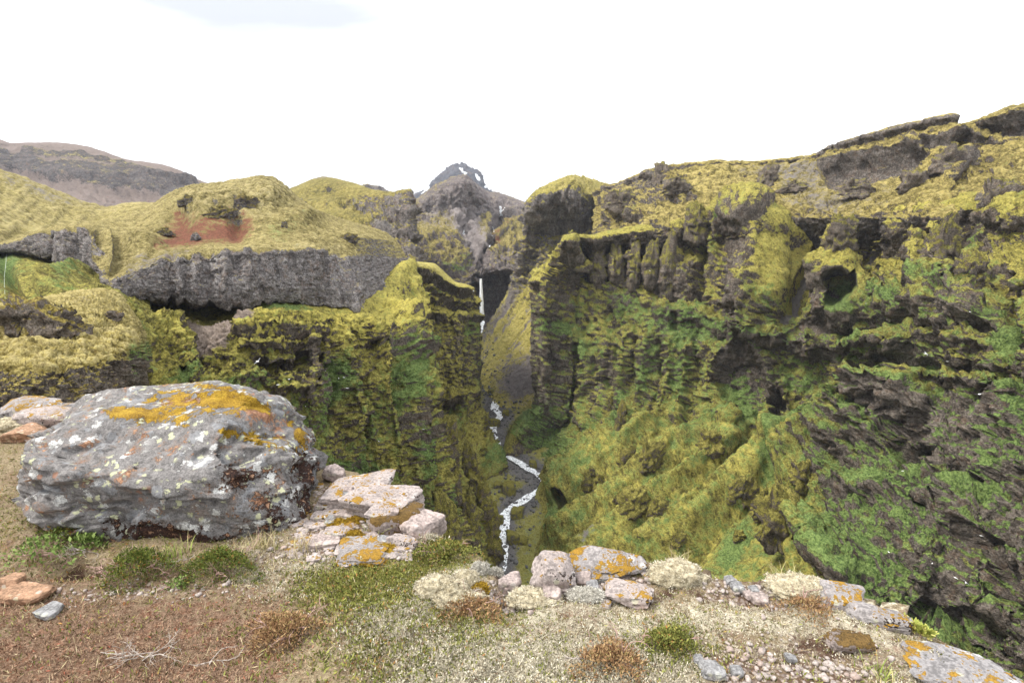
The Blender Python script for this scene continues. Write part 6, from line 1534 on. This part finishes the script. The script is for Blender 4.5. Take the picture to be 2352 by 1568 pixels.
# ------------------------------------------------------------------ crags on the canyon sides
def crag(label, sheet, u, v, w, h, seed, lean=(0, 0), mat=None, taper=0.5, box=2.6, depth=0.8, back=0.25, name='rock_pinnacle', group='mossy rock pinnacles on the canyon sides', mossy=-0.1, green=0.0):
    P_, N_ = sheet.hit(u, v); k = np.linalg.norm(P_ - np.array([0, 0, CAM_Z])) / FPX
    W_, H_ = w * k, h * k * 1.25
    n = 21 if w * h > 1500 else 14
    V_, F_ = rock_verts((1, depth, 1), box, 7, 0.10, seed, n, cutlo=.7)
    t = V_[:, 2] + 0.5
    sc_t = 1 - taper * np.clip(t, 0, 1) ** 1.2
    wv = 0.10 * np.stack([fbm(V_ * 2.3 + seed, 3), fbm(V_ * 2.3 + seed + 50, 3), 0 * t], -1)
    V_ = V_ * np.stack([sc_t, sc_t, 1 + 0 * t], -1) + wv
    V_[:, 0] += lean[0] * t; V_[:, 1] += lean[1] * t
    V_ = V_ * np.array([W_, W_, H_])
    Dn = V_ / (np.linalg.norm(V_, axis=1, keepdims=True) + 1e-6)
    V_ = V_ + Dn * (W_ * (0.13 * facets(V_, W_ * 0.36, seed % 50) + 0.05 * facets(V_, W_ * 0.15, seed % 45) + 0.10 * fbm(V_ / (W_ * 0.25), 4, 0.7, off=seed)))[:, None]
    V_ = V_ + P_ + np.array([0, back * W_, H_ * 0.5 - 0.22 * h * k])
    m_ = np.zeros((len(V_), 4)); m_[:, 0] = mossy; m_[:, 1] = green; m_[:, 2] = 0.2
    o = obj(name, mesh_np(name, V_, F_, mat or M_crag, True, {'ma': m_, 'mb': np.zeros((len(V_), 4))}))
    tag(o, label, 'rock', group)
for a in [
 ('slender mossy spire on the right slope below the ribbed slabs', RW, 1425, 982, 30, 56, 1, (.15, 0)), ('small mossy spike left above the slender spire', RW, 1404, 942, 18, 34, 2, (.1, 0)),
 ('leaning mossy rock below the slender spire', RW, 1436, 1090, 36, 56, 3, (.3, 0)), ('broad mossy ridge rock right of the leaning rock', RW, 1484, 1086, 60, 66, 4, (.35, 0)),
 ('small mossy knob on the green slope above the river bend', RW, 1358, 1092, 18, 20, 5), ('mossy knob with green foot right of the river lump', RW, 1378, 1126, 28, 32, 6), ('mossy rock next to the river lump', RW, 1348, 1128, 30, 44, 7),
 ('lone rounded mossy boulder on the yellow talus', RW, 1560, 1262, 42, 38, 8), ('low mossy outcrop in mid talus', RW, 1445, 1186, 80, 46, 9, (.2, 0)),
 ('tilted mossy block at the left foot of the yellow spur', RW, 1682, 1152, 44, 40, 10, (.4, 0)), ('mossy rock between the tilted block and the large crag', RW, 1720, 1165, 40, 56, 11, (.2, 0)), ('small dark mossy rock left of the large crag', RW, 1752, 1185, 36, 44, 12),
 ('large dark mossy crag under the yellow spur', RW, 1800, 1252, 92, 96, 13), ('mossy crag on the ridge behind the large crag', RW, 1850, 1120, 60, 50, 14), ('mossy boulder in the lower talus near the pale rim rock', RW, 1700, 1245, 26, 20, 15),
 ('mossy rock at the stream line in mid talus', RW, 1510, 1180, 40, 30, 16, (.2, 0)), ('rounded mossy outcrop under the shaft on the right wall', RW, 1640, 1040, 60, 40, 17),
 ('big mossy fin on the left wall foot, highest of the fins', LW, 1024, 1045, 62, 95, 20, (-.05, 0)), ('thumb-shaped mossy pinnacle on the left wall foot', LW, 1078, 1124, 42, 100, 21), ('mossy fin left of the thumb-shaped pinnacle', LW, 1030, 1130, 56, 110, 22, (-.1, 0)),
 ('pointed pinnacle with a bare grey face above the river', LW, 1112, 1178, 36, 62, 23), ('yellow-topped fin low on the left wall', LW, 1080, 1262, 52, 125, 24), ('lowest mossy fin of the left wall beside the river', LW, 1128, 1292, 58, 118, 25), ('broad mossy buttress top above the notch on the left wall', LW, 1010, 1250, 70, 100, 26)]:
    crag(a[0], a[1], *a[2:7], lean=a[7] if len(a) > 7 else (0, 0))
for k, a in enumerate([('leftmost castle-like pillar of the right wall', 1318, 632, 40, 86), ('second pillar from the left below the right crest', 1374, 640, 42, 80), ('third pillar from the left below the right crest', 1418, 644, 40, 74), ('slim fourth pillar from the left below the right crest', 1456, 648, 32, 76), ('fifth pillar with pinched waist below the right crest', 1498, 650, 38, 80),
          ('tall sixth pillar below the right crest', 1534, 690, 44, 130), ('crag tower standing on the right crest left of the mesa', 1600, 545, 46, 74), ('yellow-topped crag above the cave on the right wall', 1946, 570, 46, 60), ('moss-tipped tower on the right wall under the fluted outcrop', 2176, 612, 50, 84), ('short tower below the moss-tipped tower', 2244, 662, 40, 64)]):
    crag(a[0], RW, *a[1:], 40 + k, taper=0.28, box=2.2, depth=0.9, back=0.35, group='rock towers of the right wall', mossy=0.18, green=0.1)
for k, a in enumerate([('grey jointed outcrop on the upper right hillside in the scree', 1768, 428, 42, 38), ('grey rock knob left of the jointed outcrop', 1560, 446, 70, 26), ('pale grey fluted outcrop near the top right', 2205, 402, 60, 44), ('reddish outcrop left of the fluted one', 2110, 430, 46, 30), ('big smooth grey crag at the right edge', 2322, 522, 80, 74), ('moss-capped knob on the shoulder right of the butte', 1432, 480, 60, 40), ('dark rock step above the moss-capped knob', 1520, 420, 40, 40), ('small rock ridge below the scree on the right hillside', 1830, 440, 56, 22), ('low crag under the overhung band', 1980, 450, 60, 26)]):
    crag(a[0], RU, *a[1:], 60 + k, taper=0.35, box=2.2, depth=0.8, back=0.3, group='outcrops on the upper right hillside', name='rock_outcrop', mossy=0.75)
for k, a in enumerate([('dark mossy outcrop above the red soil on the dome hill', 500, 497, 60, 20), ('rocky brow on the right shoulder of the dome hill', 560, 476, 44, 26), ('grey stone block in the red soil patch', 446, 552, 18, 12), ('low rock left of the red soil patch', 372, 540, 30, 11), ('boulder on the bench right of the red soil', 652, 522, 14, 12), ('rock step on the right flank of the dome hill', 800, 556, 50, 18), ('rock rib at the top left of the dome hill', 430, 470, 40, 15)]):
    crag(a[0], LH, *a[1:], 80 + k, taper=0.3, box=2.2, depth=0.8, back=0.3, group='outcrops on the dome hill', name='rock_outcrop', mossy=-0.05 if k != 2 else 0.7, mat=M_cap)
for k, a in enumerate([('dark blocky crag on the moss terrace at the left edge', 40, 772, 90, 50), ('dark crag block at the right end of the terrace crag', 112, 770, 66, 44), ('single mossy rock on the terrace slope', 262, 735, 26, 16)]):
    crag(a[0], TE, *a[1:], 90 + k, taper=0.15, box=3.0, depth=0.7, back=0.2, group='crags on the left terrace', name='rock_outcrop', mossy=0.7, mat=M_near)
# ------------------------------------------------------------------ river boulders
for k, (lb, u, v, ww, hh) in enumerate([('round mossy boulder on the near bank where the river bends', 1189, 1192, 28, 28), ('low mossy boulder beside the river nearest the rim', 1178, 1252, 30, 24), ('mossy boulder right of the low riverside one', 1199, 1253, 24, 16), ('mossy boulder at the head of the river below the scree', 1152, 872, 22, 16),
      ('flat mossy boulder splitting the upper river', 1136, 980, 24, 16), ('dark boulder on the right bank of the middle river', 1224, 1075, 16, 14), ('mossy boulder under the left apron by the river', 1168, 1140, 32, 30), ('small mossy boulder left of the apron boulder', 1145, 1125, 20, 16), ('mossy boulder at the foot of the lowest left fin', 1146, 1205, 18, 20), ('mossy rock in the narrow river below the bend', 1160, 955, 18, 12), ('mossy stone beside the upper river rapids', 1128, 905, 14, 10), ('mossy boulder on the right bank of the upper rapids', 1166, 920, 14, 10)]):
    P_ = at(u, v, floor_d(v)); kk = np.linalg.norm(P_) / FPX
    V_, F_ = rock_verts((ww * kk, ww * kk * .9, hh * kk * 1.3), 2.5, 6, 0.09, 400 + k, 14)
    o = obj('river_boulder', mesh_np('river_boulder', V_, F_, M_rmoss)); o.location = tuple(P_ + np.array([0, ww * kk * .3, hh * kk * .35]))
    tag(o, lb, 'boulder', 'boulders along the river')
rdF = FL.dist([(a, b) for a, b, _ in RIV])
pp, _ = pick(FL, np.exp(-(rdF / 26) ** 2) + 0.10, 2600, 8); sz = 0.5 + 1.7 * rng.random(2600) ** 3
o = field('river_stones', M_rstone, pp, sz, 3, 9); tag(o, 'dark grey stones strewn along the river bed', 'stones', kind='stuff')
pp, _ = pick(SL, sstep(5.0, 5.8, SL.row), 300, 9); o = field('scree_stones', M_rstone, pp, 0.6 + 2.2 * rng.random(300) ** 3, 3, 10); tag(o, 'dark stones scattered on the yellow scree slope', 'stones', kind='stuff')

# ------------------------------------------------------------------ seabirds
M_bw = NT('white_plumage').fin((0.85, 0.85, 0.85), 0.8); M_bg = NT('grey_plumage').fin((0.42, 0.44, 0.47), 0.8); M_by = NT('bill').fin((0.55, 0.42, 0.12), 0.6)
def lathe(pr, k=10):
    a = np.linspace(0, 2 * np.pi, k + 1)[:-1]
    V_ = np.array([[(x, r * math.cos(t), z + r * math.sin(t)) for t in a] for x, r, z in pr]).reshape(-1, 3); i = np.arange(len(pr) * k).reshape(len(pr), k)
    return V_, np.stack([i[:-1], np.roll(i, -1, 1)[:-1], np.roll(i, -1, 1)[1:], i[1:]], -1).reshape(-1, 4)
bv, bfc = lathe([(-.24, .004, 0), (-.20, .03, 0), (-.10, .06, 0), (.0, .075, 0), (.10, .065, .005), (.16, .045, .02), (.20, .045, .03), (.235, .03, .03), (.25, .004, .03)])
me_body = mesh_np('body', bv, bfc, M_bw)
wv, wfc = lathe([(.24, .012, .028), (.27, .010, .024), (.29, .003, .016)], 6); me_bill = mesh_np('bill', wv, wfc, M_by)
def wing(sg, fold=False):
    if fold: pts = [(.12, .05, .03), (-.05, .075, .035), (-.26, .03, .03)]; ch = (.05, .07, .01)
    else: pts = [(.05, .05, .03), (.08, .25, .10), (.02, .42, .09), (-.08, .56, .05)]; ch = (.15, .14, .10, .02)
    V_ = []
    for (x, y, z), c_ in zip(pts, ch): V_ += [(x + c_ * .4, sg * y, z + .008), (x - c_ * .6, sg * y, z), (x, sg * y, z - .010)]
    F_ = []
    for k in range(len(pts) - 1):
        for a_, b_ in ((0, 1), (1, 2), (2, 0)): F_.append((k * 3 + a_, k * 3 + b_, k * 3 + 3 + b_, k * 3 + 3 + a_))
    return mesh_np('wing', np.array(V_), np.array(F_), M_bg)
W_open = [wing(1), wing(-1)]; W_fold = [wing(1, True), wing(-1, True)]
tv = np.array([(-.18, .03, .01), (-.18, -.03, .01), (-.32, .05, 0), (-.32, -.05, 0), (-.18, .03, -.01), (-.18, -.03, -.01), (-.32, .05, -.006), (-.32, -.05, -.006)])
me_tail = mesh_np('tail', tv, np.array([(0, 2, 3, 1), (4, 5, 7, 6), (0, 4, 6, 2), (1, 3, 7, 5), (2, 6, 7, 3), (0, 1, 5, 4)]), M_bw)
def bird(name, label, P_, rz, sc, fly, roll=0, group=None):
    o = thing(name, label, 'bird', tuple(P_), group); o.rotation_euler = (R(roll), 0, R(rz)); o.scale = (sc,) * 3
    for nm, me in [('body', me_body), ('bill', me_bill), ('tail', me_tail)] + [('wing', m_) for m_ in (W_open if fly else W_fold)]: obj(nm, me, o)
for lb, u, v, d, rz, rl in [('white seabird gliding with spread wings above the boulder', 592, 830, 56, -30, 35), ('white seabird flying in front of the waterfall alcove', 1088, 668, 190, 20, 30), ('white seabird gliding past the dark right wall', 2250, 905, 62, 10, -25), ('white seabird flying low before the dark hollow at the lower right', 2218, 1337, 72, 60, 40), ('white seabird gliding in front of the right ledge', 2126, 812, 90, 0, 30), ('small white seabird flying by the pillars of the right wall', 1493, 622, 210, 30, 30)]:
    bird('seabird', lb, at(u, v, d), rz, 1.0, True, rl)
spots = [(LW, [(748, 855), (757, 878), (762, 902), (776, 872), (790, 868), (800, 888), (640, 890), (662, 874), (700, 935), (970, 985), (965, 1100), (1002, 1145), (690, 955), (870, 1015)]), (RW, [(2075, 1085), (2100, 1140), (2235, 1180), (2200, 1330), (2250, 1230), (2310, 1090), (2140, 1290), (2040, 1270), (2290, 860), (2180, 830), (2120, 870), (1990, 700), (2230, 720), (1600, 780)])]
for sh_, L_ in spots:
    for k, (u, v) in enumerate(L_):
        P_, N_ = sh_.hit(u, v)
        side = 'left' if sh_ is LW else 'right'
        bird('nesting_seabird', 'tiny white seabird sitting on a ledge of the %s canyon wall' % side, P_ + np.array([0, 0, .12]) + N_ * 0.5, 37 * k, 1.5, False, 0, 'seabirds nesting on the %s canyon wall' % side)

# ------------------------------------------------------------------ air
hz = bpy.data.meshes.new('haze')
x0, x1, y0, y1, z0, z1 = -6000, 6000, -120, 5000, -330, 760
hz.from_pydata([(x, y, z) for x in (x0, x1) for y in (y0, y1) for z in (z0, z1)], [], [(0, 1, 3, 2), (4, 6, 7, 5), (0, 4, 5, 1), (2, 3, 7, 6), (0, 2, 6, 4), (1, 5, 7, 3)])
ho = obj('haze', hz); tag(ho, 'thin bluish haze filling the valley air', 'haze', kind='stuff')
s = NT('haze_air'); vp = s.n('VolumePrincipled'); vp.inputs['Color'].default_value = (0.80, 0.87, 1.0, 1); vp.inputs['Density'].default_value = 0.00006; vp.inputs['Anisotropy'].default_value = 0.2
s.t.links.new(vp.outputs[0], s.out.inputs['Volume']); hz.materials.append(s.m)
